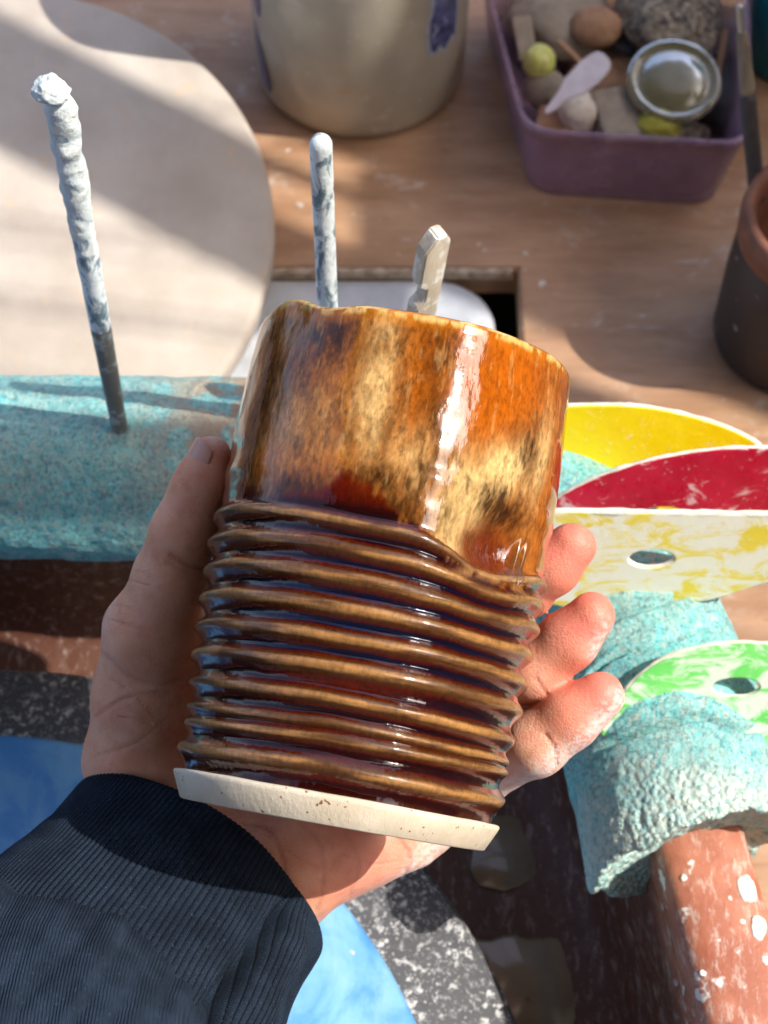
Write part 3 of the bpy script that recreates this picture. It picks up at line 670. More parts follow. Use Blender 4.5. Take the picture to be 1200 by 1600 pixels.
panel(-50, -14.5, 22.5, 33.1, 16)
panel(-50, -18, 9.5, 22.3, 16)
panel(-14.4, 1.0, 29.8, 33.1, 16)
shadow_board(47.6, 51.9, -34, 3.0)
shadow_board(52.0, 54.4, -34, 2.0)
shadow_board(46.5, 51.9, 8.0, 30)
shadow_board(54.6, 60.2, -0.5, 30)
shadow_board(57.6, 58.3, -34, 3)
shadow_board(60.6, 78, -34, 30)
# cords hanging each added shadow board from the added roof
for brd in [o for o in sh.children if o.name.startswith("board")]:
    P = np.array([v.co[:] for v in brd.data.vertices])/S+np.array([68, 40, 60]); c = P.mean(0)
    far = P[P[:, 2] > c[2]]; d_ = np.linalg.norm(far-c, axis=1)
    a_ = far[d_.argmax()]; b_ = 2*c-a_
    for q in (a_*.9+c*.1, b_*.9+c*.1):
        V, Q = tube(np.array([[q[0], q[1], HS+1.1], [q[0], q[1], 150.], [q[0], q[1], 232.2]]), .12, 6, ref=(0, 1, 0)); link("cord", npmesh(V, Q), M_SHELF, sh)
sh["label"] = "added unseen hanging boards that cast long shadows on the bench"


# ================================================================== THE MUG
TAU, ROLL = R(10), R(10.0)
MB = C(519, 1288, 42.0)
az_ = RT*math.sin(ROLL)*math.cos(TAU)+UP*math.cos(ROLL)*math.cos(TAU)+FW*math.sin(TAU)
ax_ = RT*math.cos(ROLL)-UP*math.sin(ROLL); ax_ -= az_*(ax_@az_); ax_ /= np.linalg.norm(ax_); ay_ = np.cross(az_, ax_)
MR = np.c_[ax_, ay_, az_]                       # columns = mug axes in world
def to_mug(P): return (np.asarray(P)-MB) @ MR
MUGH = 12.3
def r_body(v):   # radius of the plain body
    return np.interp(v, [0, .65, 2, 4, 6, 7.4, 8.2, 9.5, 11, 12.0, 12.3], [4.1, 3.92, 3.96, 4.06, 4.17, 4.24, 4.28, 4.27, 4.20, 4.14, 4.13])
def on_mug(px, py):
    o = to_mug(CAM); d = (FW+RT*(px-600)/F+UP*(800-py)/F) @ MR; v = 6
    for _ in range(4):
        r_ = float(r_body(v))+.02; A = d[0]**2+d[1]**2; B = o[0]*d[0]+o[1]*d[1]; Cc = o[0]**2+o[1]**2-r_**2
        D = B*B-A*Cc
        t = (-B-math.sqrt(max(D, 0)))/A; p = o+t*d; v = p[2]
    return math.atan2(p[0], -p[1]), p[2]
nu, nv = 1000, 760
vv = np.linspace(.62, MUGH-.12, nv)
ph = np.linspace(-np.pi, np.pi, nu, endpoint=False)
VV, PH = np.meshgrid(vv, ph, indexing='ij'); VV = VV.ravel(); PH = PH.ravel()
CP = np.c_[np.sin(PH)*4.2, -np.cos(PH)*4.2, VV]       # cylinder points, cm
# ridge crest heights on the left and right silhouettes
RL = [1.28, 1.90, 2.30, 2.92, 3.62, 4.32, 5.04, 5.74, 6.42, 7.08]
RRr = [1.26, 1.98, 2.26, 2.80, 3.58, 4.26, 4.94, 5.62, 6.24, 6.76]
AM = [.23, .17, .155, .19, .24, .23, .23, .22, .20, .155]
WD = [.23, .16, .15, .19, .22, .21, .21, .21, .20, .17]
pd, vd = on_mug(785, 862)
dphi = ((PH-pd+np.pi) % (2*np.pi))-np.pi
ddx = dphi*4.25; ddv = VV-vd
warp = (fbm(np.c_[np.sin(PH)*1.3, np.cos(PH)*1.3, VV*.25], 3, 101)-.5)*.30
# ridges sag under the thumb dent
sag = .42*np.exp(-(np.maximum(0, np.abs(ddx+.15)-.2)/1.15)**2)*np.clip((VV-3.8)/3.0, 0, 1)**2
wx = (PH+np.pi/2)/np.pi; wx = .5-.5*np.cos(np.clip(wx, 0, 1)*np.pi); wx = np.where(np.abs(PH) > np.pi/2, .5+.5*np.sin(PH), wx)
rid = np.zeros_like(VV); rmask = np.zeros_like(VV)
for k, (l_, r_, a_, w_) in enumerate(zip(RL, RRr, AM, WD)):
    cv = l_+(r_-l_)*wx+warp*.8-sag
    amp = a_*(.85+.3*fbm(np.c_[np.sin(PH)*2, np.cos(PH)*2, PH*0+k*3.7], 2, 110+k))
    if k >= 8: amp = amp*(1-.35*np.exp(-((ddx+.2)/1.0)**2)*(k == 9))
    x = (VV-cv)/w_
    x = np.where(x > 0, x*1.0, x*.9)
    b = np.exp(-np.abs(x)**2.1)
    rid = np.maximum(rid, amp*b); rmask = np.maximum(rmask, b)
fade = 1-sm(7.35, 7.75, VV)
rr_ = r_body(VV)+rid
# tool chatter on the ridges, throwing lines on the upper wall
rr_ += (fbm(np.c_[np.sin(PH)*3.5, np.cos(PH)*3.5, VV*9], 3, 120)-.5)*.022*rmask
rr_ += (fbm(np.c_[np.sin(PH)*2.2, np.cos(PH)*2.2, VV*.6], 3, 121)-.5)*.09*(1-rmask)
rr_ += (fbm(np.c_[np.sin(PH)*9, np.cos(PH)*9, VV*1.0], 3, 125)-.5)*.022*(1-rmask)
rr_ += .035*np.sin(VV*7+warp*9)*sm(7.4, 8, VV)*sm(9.6, 8.4, VV)*.5
# thumb dent with a raised crease on its right
dent = np.exp(-(((ddx+.05)/1.12)**2+((ddv-.05)/.82)**2)**1.15)
rr_ -= .60*dent
rr_ -= .20*np.exp(-((ddx-.0)/1.6)**2-((ddv-1.0)/1.3)**2)
cr1 = np.exp(-((ddx-.98-.22*ddv)/.10)**2)*np.exp(-((ddv+.05)/.55)**2)
cr2 = np.exp(-((ddx-1.22-.35*ddv)/.09)**2)*np.exp(-((ddv+.25)/.6)**2)
rr_ += .13*cr1-.10*np.exp(-((ddx-1.10-.28*ddv)/.06)**2)*np.exp(-((ddv+.1)/.55)**2)+.08*cr2
lip = .10*np.exp(-((ddv+.62+.10*ddx**2)/.12)**2)*np.exp(-(ddx/1.3)**4); rr_ += lip*.6
# small pinched fold in the rim on the left
pf, vf = on_mug(447, 505)
fd = ((PH-pf+np.pi) % (2*np.pi))-np.pi
rimup = .30*np.exp(-((fd+.05)/.20)**2)-.10*np.exp(-((fd-.33)/.16)**2)+(fbm(np.c_[np.sin(PH)*1.6, np.cos(PH)*1.6, PH*0], 2, 130)-.5)*.12
rr_ += -.16*np.exp(-((fd-.05)/.22)**2)*sm(10.6, 12.2, VV)
zz = VV+rimup*sm(9.5, MUGH, VV)
Vo = np.c_[np.sin(PH)*rr_, -np.cos(PH)*rr_, zz]
# ---- glaze colours (albedo) by height and angle
def feat(px, py, sx, sy, rot=0):
    p_, v_ = on_mug(px, py); x = (((PH-p_+np.pi) % (2*np.pi))-np.pi)*4.25; y = VV-v_
    c_, s_ = math.cos(R(rot)), math.sin(R(rot)); x, y = x*c_+y*s_, -x*s_+y*c_
    return np.exp(-(x/(sx/60))**2-(y/(sy/60))**2)
CX = np.c_[np.sin(PH)*4.2, np.cos(PH)*4.2]
nz_big = fbm(np.c_[CX*.55, VV*.35], 4, 140); nz_st = fbm(np.c_[CX*5.5, VV*2.4], 4, 141, .55); nz_f = fbm(np.c_[CX*11, VV*4.2], 3, 142, .65); nz_m = fbm(np.c_[CX*2.2, VV*1.3], 4, 143)
amber = np.array(lin(164, 96, 34)); orange = np.array(lin(190, 106, 16)); honey = np.array(lin(246, 212, 150)); tan = np.array(lin(178, 122, 62)); dkb = np.array(lin(72, 44, 18)); redd = np.array(lin(96, 18, 8)); redo = np.array(lin(112, 40, 10))
col = mixc(np.tile(np.array(lin(128, 74, 26)), (len(VV), 1)), lin(190, 120, 50), sm(.30, .68, .6*fbm(np.c_[CX*7, VV*3.2], 4, 160, .6)+.4*nz_m))
col = mixc(col, tan, sm(.45, .65, nz_big)*.25)
hm = feat(594, 545, 24, 110)*.55+feat(580, 650, 24, 70)*.5+feat(470, 660, 70, 60)*.22+feat(735, 800, 42, 62, 25)*1.15+feat(795, 735, 62, 36, 30)*1.15+feat(700, 850, 24, 60, 10)*.8+feat(850, 720, 22, 70)*.6+feat(640, 720, 36, 60)*.4
om = feat(800, 575, 90, 80)+feat(740, 560, 50, 55)*.7+feat(870, 690, 22, 150)*.7+feat(760, 650, 50, 60)*.8+feat(560, 700, 14, 60)*.5+feat(690, 780, 18, 60)*.7+feat(650, 640, 16, 90)*.7+feat(410, 720, 16, 60)*.8
dm = feat(520, 525, 55, 34)*.9+feat(460, 560, 50, 60)*.35+feat(700, 545, 42, 60)*.55+feat(690, 660, 36, 60)*.5+feat(460, 772, 90, 26)*1.2+feat(600, 745, 40, 20)*.9+feat(640, 800, 40, 26)*.9+feat(833, 712, 26, 30)*.8+feat(795, 795, 62, 24, -15)*1.0+feat(705, 800, 20, 45)*.5+feat(400, 640, 22, 150)*.7+feat(790, 770, 12, 26, 40)*.5+feat(665, 735, 20, 22)*.5+feat(868, 800, 14, 60)*.5
col = mixc(col, orange, np.clip(om*1.1*(.6+.8*nz_m), 0, 1))
col = mixc(col, honey, np.clip(hm*(.45+.9*sm(.25, .75, nz_st*.6+nz_m*.5)), 0, .95))
col = mixc(col, dkb, np.clip(dm*(.3+1.3*sm(.22, .72, nz_st*.5+nz_f*.5)), 0, 1)*.88)
up = sm(7.6, 8.2, VV)
col = mixc(col, dkb, up*sm(.54, .72, nz_f*.6+nz_st*.45)*.5*(1-np.clip(om, 0, 1)*.7))
col = mixc(col, honey, up*sm(.60, .72, fbm(np.c_[CX*8, VV*1.6], 3, 147))*.18)
col *= (.74+.42*nz_st)[:, None]
col *= (.82+.36*fbm(np.c_[CX*14, VV*7], 3, 149, .7))[:, None]
# dark runny band between the mottled field and the ridges
pb = [on_mug(x_, y_) for x_, y_ in ((362, 752), (430, 775), (500, 765), (540, 737), (585, 765), (625, 815), (660, 830), (700, 868), (745, 890), (800, 925), (860, 900))]
bnd = np.interp(PH, [p[0] for p in pb], [p[1] for p in pb], left=7.9, right=7.6)+(nz_st-.5)*.5+(nz_f-.5)*.25
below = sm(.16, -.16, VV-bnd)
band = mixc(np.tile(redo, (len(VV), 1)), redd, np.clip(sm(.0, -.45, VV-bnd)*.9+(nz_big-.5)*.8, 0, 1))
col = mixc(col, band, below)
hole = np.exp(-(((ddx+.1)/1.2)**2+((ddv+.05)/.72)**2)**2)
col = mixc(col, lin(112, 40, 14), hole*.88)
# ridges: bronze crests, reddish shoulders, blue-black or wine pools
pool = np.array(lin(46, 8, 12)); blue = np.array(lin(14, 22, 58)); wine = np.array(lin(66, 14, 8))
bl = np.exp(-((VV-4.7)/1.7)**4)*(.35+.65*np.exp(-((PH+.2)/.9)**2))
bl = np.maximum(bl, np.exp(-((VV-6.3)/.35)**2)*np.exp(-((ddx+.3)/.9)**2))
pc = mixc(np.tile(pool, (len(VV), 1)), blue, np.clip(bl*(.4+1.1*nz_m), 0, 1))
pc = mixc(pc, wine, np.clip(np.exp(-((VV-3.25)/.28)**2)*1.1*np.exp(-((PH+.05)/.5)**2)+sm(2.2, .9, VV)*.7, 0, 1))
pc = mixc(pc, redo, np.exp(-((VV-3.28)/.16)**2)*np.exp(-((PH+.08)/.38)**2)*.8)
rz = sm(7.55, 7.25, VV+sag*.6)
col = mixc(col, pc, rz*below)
nz_s = fbm(np.c_[CX*.7, VV*5], 4, 152)
sh_ = rmask+(nz_f-.5)*.12+(nz_s-.5)*.35
shoulder = np.array(lin(104, 52, 18)); bronze = np.array(lin(148, 104, 60)); gold = np.array(lin(222, 168, 104)); pale = np.array(lin(186, 156, 124))
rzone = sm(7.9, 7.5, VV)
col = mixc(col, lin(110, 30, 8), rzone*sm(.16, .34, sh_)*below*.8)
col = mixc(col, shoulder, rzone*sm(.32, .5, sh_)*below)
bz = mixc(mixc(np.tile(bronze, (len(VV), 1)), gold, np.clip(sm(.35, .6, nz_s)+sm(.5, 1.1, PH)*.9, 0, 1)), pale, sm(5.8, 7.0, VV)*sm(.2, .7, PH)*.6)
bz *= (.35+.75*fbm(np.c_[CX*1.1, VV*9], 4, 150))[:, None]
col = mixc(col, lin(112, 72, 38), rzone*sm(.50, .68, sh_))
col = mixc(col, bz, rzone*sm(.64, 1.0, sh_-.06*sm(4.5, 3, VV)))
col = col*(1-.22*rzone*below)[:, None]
col = mixc(col, lin(205, 160, 108), np.clip(lip*9, 0, 1)*sm(.4, .6, nz_m+.1)*.7)
col = mixc(col, lin(110, 80, 44), np.clip(cr1+cr2, 0, 1)*.7)
col = mixc(col, lin(84, 52, 28), sm(.82, .68, VV+(nz_m-.5)*.3)*(.4+.6*nz_f))
# worn honey rim
rimc = sm(MUGH-.55, MUGH-.15, VV); col = mixc(col, lin(206, 128, 24), rimc*.6*(.6+.6*nz_m)); col = mixc(col, lin(226, 190, 120), sm(MUGH-.30, MUGH-.14, VV)*sm(.40, .55, fbm(np.c_[CX*4, VV*2], 3, 155)))
rough = np.clip(.06+.24*sm(.55, .9, sh_)*rzone, 0, 1)
rough = np.maximum(rough, .30*hole*sm(.45, .6, nz_f))
# ---- rim roll and inside wall
rows = [Vo]; cols = [col]; rgh = [rough]
re = rr_[-nu:]; ze = zz[-nu:]; phr = ph
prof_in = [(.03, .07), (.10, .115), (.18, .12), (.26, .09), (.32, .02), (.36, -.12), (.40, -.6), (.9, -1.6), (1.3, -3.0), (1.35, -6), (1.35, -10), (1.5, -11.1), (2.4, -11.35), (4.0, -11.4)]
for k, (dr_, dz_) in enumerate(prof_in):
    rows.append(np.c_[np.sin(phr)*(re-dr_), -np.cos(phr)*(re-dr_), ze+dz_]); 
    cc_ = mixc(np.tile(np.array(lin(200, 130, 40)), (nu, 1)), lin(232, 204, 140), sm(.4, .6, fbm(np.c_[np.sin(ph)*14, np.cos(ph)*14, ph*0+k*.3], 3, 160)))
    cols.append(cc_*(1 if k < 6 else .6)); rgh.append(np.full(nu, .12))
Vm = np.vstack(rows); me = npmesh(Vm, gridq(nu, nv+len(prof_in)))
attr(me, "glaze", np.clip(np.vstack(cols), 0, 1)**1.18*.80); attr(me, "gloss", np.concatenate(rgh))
m = N("mug_glaze"); gl = m.at("glaze").outputs["Color"]; go = m.at("gloss").outputs["Fac"]
spk = m.ramp(m.noise(9, 4, .7, (1, 1, .45)), .30, .62, .72, 1.18)
x = m.n("VectorMath"); x.operation = 'SCALE'; m.l(gl, x.inputs[0]); m.l(spk, x.inputs["Scale"])
m.set(Base_Color=x.outputs[0], Roughness=m.math('ADD', go, .10), Coat_Weight=m.ramp(go, .12, .40, 1, .55), Coat_Roughness=.03, Coat_IOR=1.5, Specular_IOR_Level=m.ramp(go, .1, .4, .06, .35))
b = m.bump(m.noise(1.4, 3, .5, (1, 1, .6)), .012); b = m.bump(m.math('MULTIPLY', m.noise(9, 5, .7), m.ramp(go, .1, .4)), .02, prev=b)
cb = m.n("Bump"); cb.inputs["Distance"].default_value = .00016; m.l(m.noise(2.6, 4, .55, (1, 1, .5)), cb.inputs["Height"]); m.l(cb.outputs[0], m.p.inputs["Coat Normal"])
M_GLAZE = m.m
mugrot = Matrix([list(q) for q in MR])
mug = thing("ceramic_mug", "handmade mug with ridged lower half and glossy amber brown glaze, held in the hand", "mug", MB, None, mugrot)
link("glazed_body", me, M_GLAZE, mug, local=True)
# unglazed foot
th = np.linspace(0, 2*np.pi, 400, endpoint=False); rr = []
wobf = (fbm(np.c_[np.sin(th)*1.5, np.cos(th)*1.5, th*0], 3, 170)-.5)*.10
for o_, z_ in ((-3.9, .25), (-1.2, .22), (-1.0, .02), (-.34, 0), (-.28, .03), (-.03, .55), (.0, .64), (-.03, .69), (-.12, .71), (-.45, .72)):
    r0 = 4.15+o_; rr.append(np.c_[np.sin(th)*(r0+wobf*.4), -np.cos(th)*(r0+wobf*.4), z_+wobf*(z_ > .5)])
V, Q = loft(rr)
m = N("bare_stoneware")
c = m.mix(lin(220, 208, 186), lin(204, 190, 166), m.ramp(m.noise(.8, 4), .3, .7))
c = m.mix(c, lin(128, 84, 50), m.ramp(m.noise(5.5, 3, .6), .665, .70)); c = m.mix(c, lin(238, 230, 214), m.ramp(m.noise(3, 5, .7, (1, 1, .4)), .6, .75))
m.set(Base_Color=c, Roughness=.8); m.bump(m.noise(7, 5, .7, (1, 1, .5)), .02)
link("bare_foot", npmesh(V, Q), m.m, mug, local=True)

# ================================================================== THE PERSON (left hand, nails, sleeve)
def seg(P, a, b, ra, rb):
    ab = b-a; t = np.clip(((P-a) @ ab)/(ab @ ab), 0, 1); q = P-(a+t[:, None]*ab)
    return np.sqrt((q*q).sum(1))-(ra+(rb-ra)*t)
def smin(a, b, k):
    h = np.clip(.5+.5*(b-a)/k, 0, 1); return b*(1-h)+a*h-k*h*(1-h)
def chain(P, pts, k=.25):
    d = None
    for (a, ra), (b, rb) in zip(pts[:-1], pts[1:]):
        s_ = seg(P, a, b, ra, rb); d = s_ if d is None else smin(d, s_, k)
    return d
J = lambda px, py, d, r: (C(px, py, d), r)
TH_ = [J(330, 714, 44.3, .56), J(314, 762, 44.4, .70), J(286, 834, 44.7, .84), J(264, 905, 45.2, .92), J(236, 990, 46.0, 1.20), J(228, 1090, 46.8, 1.42), J(222, 1190, 47.3, 1.55), J(262, 1310, 47.7, 1.75)]
IX = [J(894, 853, 45.3, .64), J(864, 884, 45.6, .75), J(820, 922, 46.3, .78), J(735, 975, 49.0, .88), J(560, 1000, 50.3, 1.05)]
MI = [J(924, 962, 45.5, .66), J(888, 1000, 45.8, .80), J(834, 1046, 46.3, .86), J(745, 1085, 48.9, .90), J(570, 1090, 50.3, 1.1)]
RG = [J(938, 1087, 45.5, .66), J(893, 1120, 45.7, .82), J(838, 1162, 46.1, .88), J(750, 1200, 48.2, .95), J(590, 1180, 50.0, 1.1)]
PK = [J(722, 1165, 47.6, .60), J(745, 1205, 47.8, .68), J(735, 1250, 48.0, .72), J(670, 1290, 48.5, .80), J(600, 1270, 49.4, 1.0)]
WR = C(335, 1400, 47.4); FA = C(190, 1620, 45.0)
def hand_sdf(P):
    palm = None
    for e, r1, r2 in ((IX[-1][0], 1.5, 1.05), (MI[-1][0], 1.6, 1.1), (RG[-1][0], 1.7, 1.1), (PK[-1][0], 1.6, 1.15)):
        d = seg(P, C(360, 1350, 48.0), e, r1, r2); palm = d if palm is None else smin(palm, d, .9)
    palm = smin(palm, seg(P, C(470, 1340, 47.4), C(600, 1285, 48.1), 1.75, 1.25), .9)     # heel below the little finger
    palm = smin(palm, seg(P, C(545, 1330, 48.0), C(655, 1325, 48.3), 1.15, .52), .7)
    palm = smin(palm, seg(P, C(240, 1330, 47.3), C(110, 1560, 45.4), 1.9, 2.1), .8)
    palm = smin(palm, seg(P, C(400, 1400, 47.6), C(250, 1640, 45.6), 1.75, 2.1), .8)
    palm = smin(palm, seg(P, C(300, 1130, 49.2), C(360, 1300, 48.4), 1.5, 1.7), .8)
    th_ = chain(P, TH_, .5)
    d = smin(palm, th_, .75)
    web = seg(P, TH_[4][0], IX[-1][0], .8, .8); d = smin(d, web, .8)
    for ch, k in ((IX, .07), (MI, .07), (RG, .07), (PK, .2)):
        d = smin(d, chain(P, ch, .3), k)
    d = d-(fbm(P*.9, 2, 211)-.5)*.12-(fbm(P*3.0, 2, 212)-.5)*.02
    # the skin gives way where the mug presses on it
    q = to_mug(P); rm = r_body(np.clip(q[:, 2], .65, 12))+np.where(q[:, 2] < 7.3, .17, .03); rm = np.where(q[:, 2] < .7, 4.2, rm)
    dm_ = np.maximum(np.sqrt(q[:, 0]**2+q[:, 1]**2)-rm, np.maximum(-q[:, 2], q[:, 2]-12.5))
    d = np.maximum(d, -(dm_-.01))
    return d
def surface_nets(sdf, lo, hi, h):
    n_ = np.ceil((np.array(hi)-lo)/h).astype(int)+1; n_ = ((n_+7)//8)*8+1
    B = 8; nb = (n_-1)//B
    bc = np.stack(np.meshgrid(*[np.arange(k) for k in nb], indexing='ij'), -1).reshape(-1, 3)
    ctr = lo+(bc*B+B/2)*h; dc = sdf(ctr); keep = np.abs(dc) < h*B*.95
    Fg = np.where(np.repeat(np.repeat(np.repeat(dc.reshape(nb), B, 0), B, 1), B, 2) > 0, 9., -9.)
    Fg = np.pad(Fg, ((0, 1),)*3, constant_values=9.).astype(np.float32)
    act = np.zeros(nb, bool); act.ravel()[:] = keep; am = np.zeros(n_, bool)
    big = np.repeat(np.repeat(np.repeat(act, B, 0), B, 1), B, 2)
    for s0 in (0, 1):
        for s1 in (0, 1):
            for s2_ in (0, 1): am[s0:s0+big.shape[0], s1:s1+big.shape[1], s2_:s2_+big.shape[2]] |= big
    idx = np.argwhere(am)
    for k in range(0, len(idx), 400000):
        ii = idx[k:k+400000]; Fg[ii[:, 0], ii[:, 1], ii[:, 2]] = sdf(lo+ii*h)
    sg = Fg < 0; nx, ny, nz = n_
    cs = [(a, b, c) for a in (0, 1) for b in (0, 1) for c in (0, 1)]
    cnt = sum(sg[a:nx-1+a, b:ny-1+b, c:nz-1+c].astype(np.int8) for a, b, c in cs)
    cell = np.argwhere((cnt > 0) & (cnt < 8)); cid = -np.ones((nx-1, ny-1, nz-1), np.int64); cid[tuple(cell.T)] = np.arange(len(cell))
    acc = np.zeros((len(cell), 3)); wt = np.zeros(len(cell))
    for a, b, c in cs:
        for ax in range(3):
            if (a, b, c)[ax]: continue
            e = [a, b, c]; e[ax] = 1
            f0 = Fg[cell[:, 0]+a, cell[:, 1]+b, cell[:, 2]+c]; f1 = Fg[cell[:, 0]+e[0], cell[:, 1]+e[1], cell[:, 2]+e[2]]
            cr_ = (f0 < 0) != (f1 < 0); t = np.where(cr_, f0/np.where(cr_, f0-f1, 1), 0)
            p = np.tile(np.array([a, b, c], float), (len(cell), 1)); p[:, ax] += t
            acc += p*cr_[:, None]; wt += cr_
    V = lo+(cell+acc/wt[:, None])*h
    Qs = []
    for ax in range(3):
        sl0 = [slice(1, -1)]*3; sl0[ax] = slice(0, -1); sl1 = list(sl0); sl1[ax] = slice(1, None)
        e = np.argwhere(sg[tuple(sl0)] != sg[tuple(sl1)]); off = np.array([1, 1, 1]); off[ax] = 0; e = e+off
        u, w = [k for k in range(3) if k != ax]
        if ax == 1: u, w = w, u
        def cc_(du, dw):
            q = e.copy(); q[:, u] -= du; q[:, w] -= dw; return cid[q[:, 0], q[:, 1], q[:, 2]]
        q = np.stack([cc_(1, 1), cc_(0, 1), cc_(0, 0), cc_(1, 0)], 1)
        ins = sg[e[:, 0], e[:, 1], e[:, 2]]; q[~ins] = q[~ins][:, ::-1]
        Qs.append(q)
    Qs = np.vstack(Qs); Qs = Qs[(Qs >= 0).all(1)]
    return V, Qs
def relax(V, Q, it=3, lam=.5):
    E = np.vstack([Q[:, [0, 1]], Q[:, [1, 2]], Q[:, [2, 3]], Q[:, [3, 0]]]); n_ = len(V)
    for _ in range(it):
        s_ = np.zeros_like(V); c_ = np.zeros(n_)
        for a, b in ((0, 1), (1, 0)):
            for k in range(3): s_[:, k] += np.bincount(E[:, a], V[E[:, b], k], n_)
            c_ += np.bincount(E[:, a], minlength=n_)
        V = V+(s_/c_[:, None]-V)*lam
    return V
allp = np.array([p for ch in (TH_, IX, MI, RG, PK) for p, _ in ch]+[C(110, 1560, 45.4), C(250, 1640, 45.6), C(655, 1325, 48.3)])
Vh, Qh = surface_nets(hand_sdf, allp.min(0)-2.6, allp.max(0)+2.6, .085)
Vh = relax(Vh, Qh, 3)
def dist_poly(P, pts):
    d = np.full(len(P), 99.)
    for a, b in zip(pts[:-1], pts[1:]): d = np.minimum(d, seg(P, np.array(a), np.array(b), 0, 0))
    return d
# where a vertex falls on the picture plane, used to measure marks (creases, dust) off the hand
rel = Vh-CAM; dd = rel @ FW; HX = 600+F*(rel @ RT)/dd; HY = 800-F*(rel @ UP)/dd
def line2(pts, w):
    q = np.c_[HX, HY, HX*0]; return np.exp(-(dist_poly(q, [(*p, 0) for p in catmull(pts, 6)])/w)**2)
crease = np.zeros(len(Vh))
for pts, w, a in (([(852, 1148), (866, 1170), (868, 1196)], 3.5, .8), ([(838, 1062), (855, 1085)], 3.5, .5), ([(268, 868), (300, 884), (330, 886)], 4, .9), ([(262, 880), (290, 892)], 3, .4),
                  ([(214, 820), (218, 838), (212, 852)], 3, .6), ([(160, 1020), (210, 1060), (262, 1068), (310, 1040)], 4, .55), ([(150, 1120), (200, 1090), (262, 1082)], 4, .45), ([(155, 1180), (215, 1160), (262, 1120)], 3.5, .4),
                  ([(380, 1290), (420, 1300), (440, 1340), (448, 1390)], 4, .7), ([(470, 1290), (500, 1320), (505, 1380), (495, 1420)], 4, .5), ([(540, 1300), (560, 1350), (545, 1400)], 3.5, .45), ([(622, 1310), (640, 1340), (630, 1368)], 3.5, .7), ([(395, 1330), (440, 1360), (470, 1420)], 3.5, .5),
                  ([(150, 1215), (210, 1232), (270, 1240)], 3.5, .35), ([(170, 1060), (205, 1082), (240, 1118), (262, 1160)], 2.2, .35), ([(185, 1120), (225, 1128), (262, 1150)], 2, .3), ([(192, 905), (232, 915)], 2.2, .3), ([(196, 890), (225, 896)], 2, .25), ([(420, 1310), (470, 1345), (520, 1360)], 2.2, .35), ([(520, 1330), (580, 1350), (620, 1345)], 2.2, .3), ([(905, 1050), (915, 1062)], 2, .2), ([(300, 800), (318, 812)], 2.2, .3), ([(236, 770), (250, 800)], 3, .3), ([(175, 945), (205, 952)], 3, .35), ([(175, 970), (225, 985)], 3, .35)):
    crease = np.maximum(crease, line2(pts, w)*a)
wr = fbm(np.c_[Vh*2.6], 4, 201)
dust = line2([(970, 1098), (934, 1146), (884, 1184), (824, 1222), (790, 1240)], 20)*1.15+line2([(952, 985), (930, 1018)], 15)*.8+line2([(690, 1325), (650, 1360), (600, 1402)], 18)*.8+line2([(640, 1330), (660, 1318)], 10)*.3+line2([(212, 820), (160, 985)], 7)*.35+line2([(345, 690), (325, 678)], 8)*.5
dust = np.clip(dust*(.25+1.3*sm(.38, .62, fbm(Vh*11, 4, 205))), 0, 1)
red = np.zeros(len(Vh))
for ch in (IX, MI, RG): red = np.maximum(red, np.exp(-((np.linalg.norm(Vh-ch[0][0], axis=1)-.3)/1.5)**2))
red = np.maximum(red, .55*np.exp(-(np.linalg.norm(Vh-C(580, 1340, 46.5), axis=1)/2.4)**2))
red = np.maximum(red, .3*np.exp(-(np.linalg.norm(Vh-TH_[0][0], axis=1)/1.3)**2)); red = np.clip(red+(wr-.5)*.5, 0, 1)
me = npmesh(Vh, Qh); attr(me, "red", red); attr(me, "dust", dust); attr(me, "crease", crease)
m = N("skin")
c = m.mix(lin(226, 160, 124), lin(234, 180, 150), m.ramp(m.noise(.9, 6, .65), .3, .7))
c = m.mix(c, lin(216, 140, 118), m.math('MULTIPLY', m.ramp(m.noise(1.6, 4, .6), .5, .72), .5))
c = m.mix(c, lin(224, 108, 100), m.math('MULTIPLY', m.at("red").outputs["Fac"], .68))
c = m.mix(c, lin(160, 84, 62), m.math('MULTIPLY', m.at("crease").outputs["Fac"], .38))
c = m.mix(c, lin(190, 118, 92), m.math('MULTIPLY', m.ramp(m.noise(2.2, 5, .6), .55, .75), .35))
c = m.mix(c, lin(236, 228, 224), m.math('MULTIPLY', m.at("dust").outputs["Fac"], .65))
m.set(Base_Color=c, Roughness=m.ramp(m.at("dust").outputs["Fac"], 0, .6, .46, .8), Subsurface_Weight=.25, Subsurface_Radius=(.0035, .0014, .0008), Subsurface_Scale=1.0, Specular_IOR_Level=.4)
b = m.bump(m.math('MULTIPLY', m.at("crease").outputs["Fac"], -1.0), .06)
vx = m.n("TexVoronoi"); vx.feature = 'DISTANCE_TO_EDGE'; vx.inputs["Scale"].default_value = 9; m.l(m.coord((1, 1, 1)), vx.inputs["Vector"])
b = m.bump(m.ramp(vx.outputs[0], 0, .14), .006, prev=b); b = m.bump(m.noise(3.0, 5, .6), .025, prev=b)
M_SKIN = m.m
person = thing("person", "left hand in a dark navy ribbed cuff holding the brown mug up", "person", C(300, 1400, 47.5))
link("hand", me, M_SKIN, person)
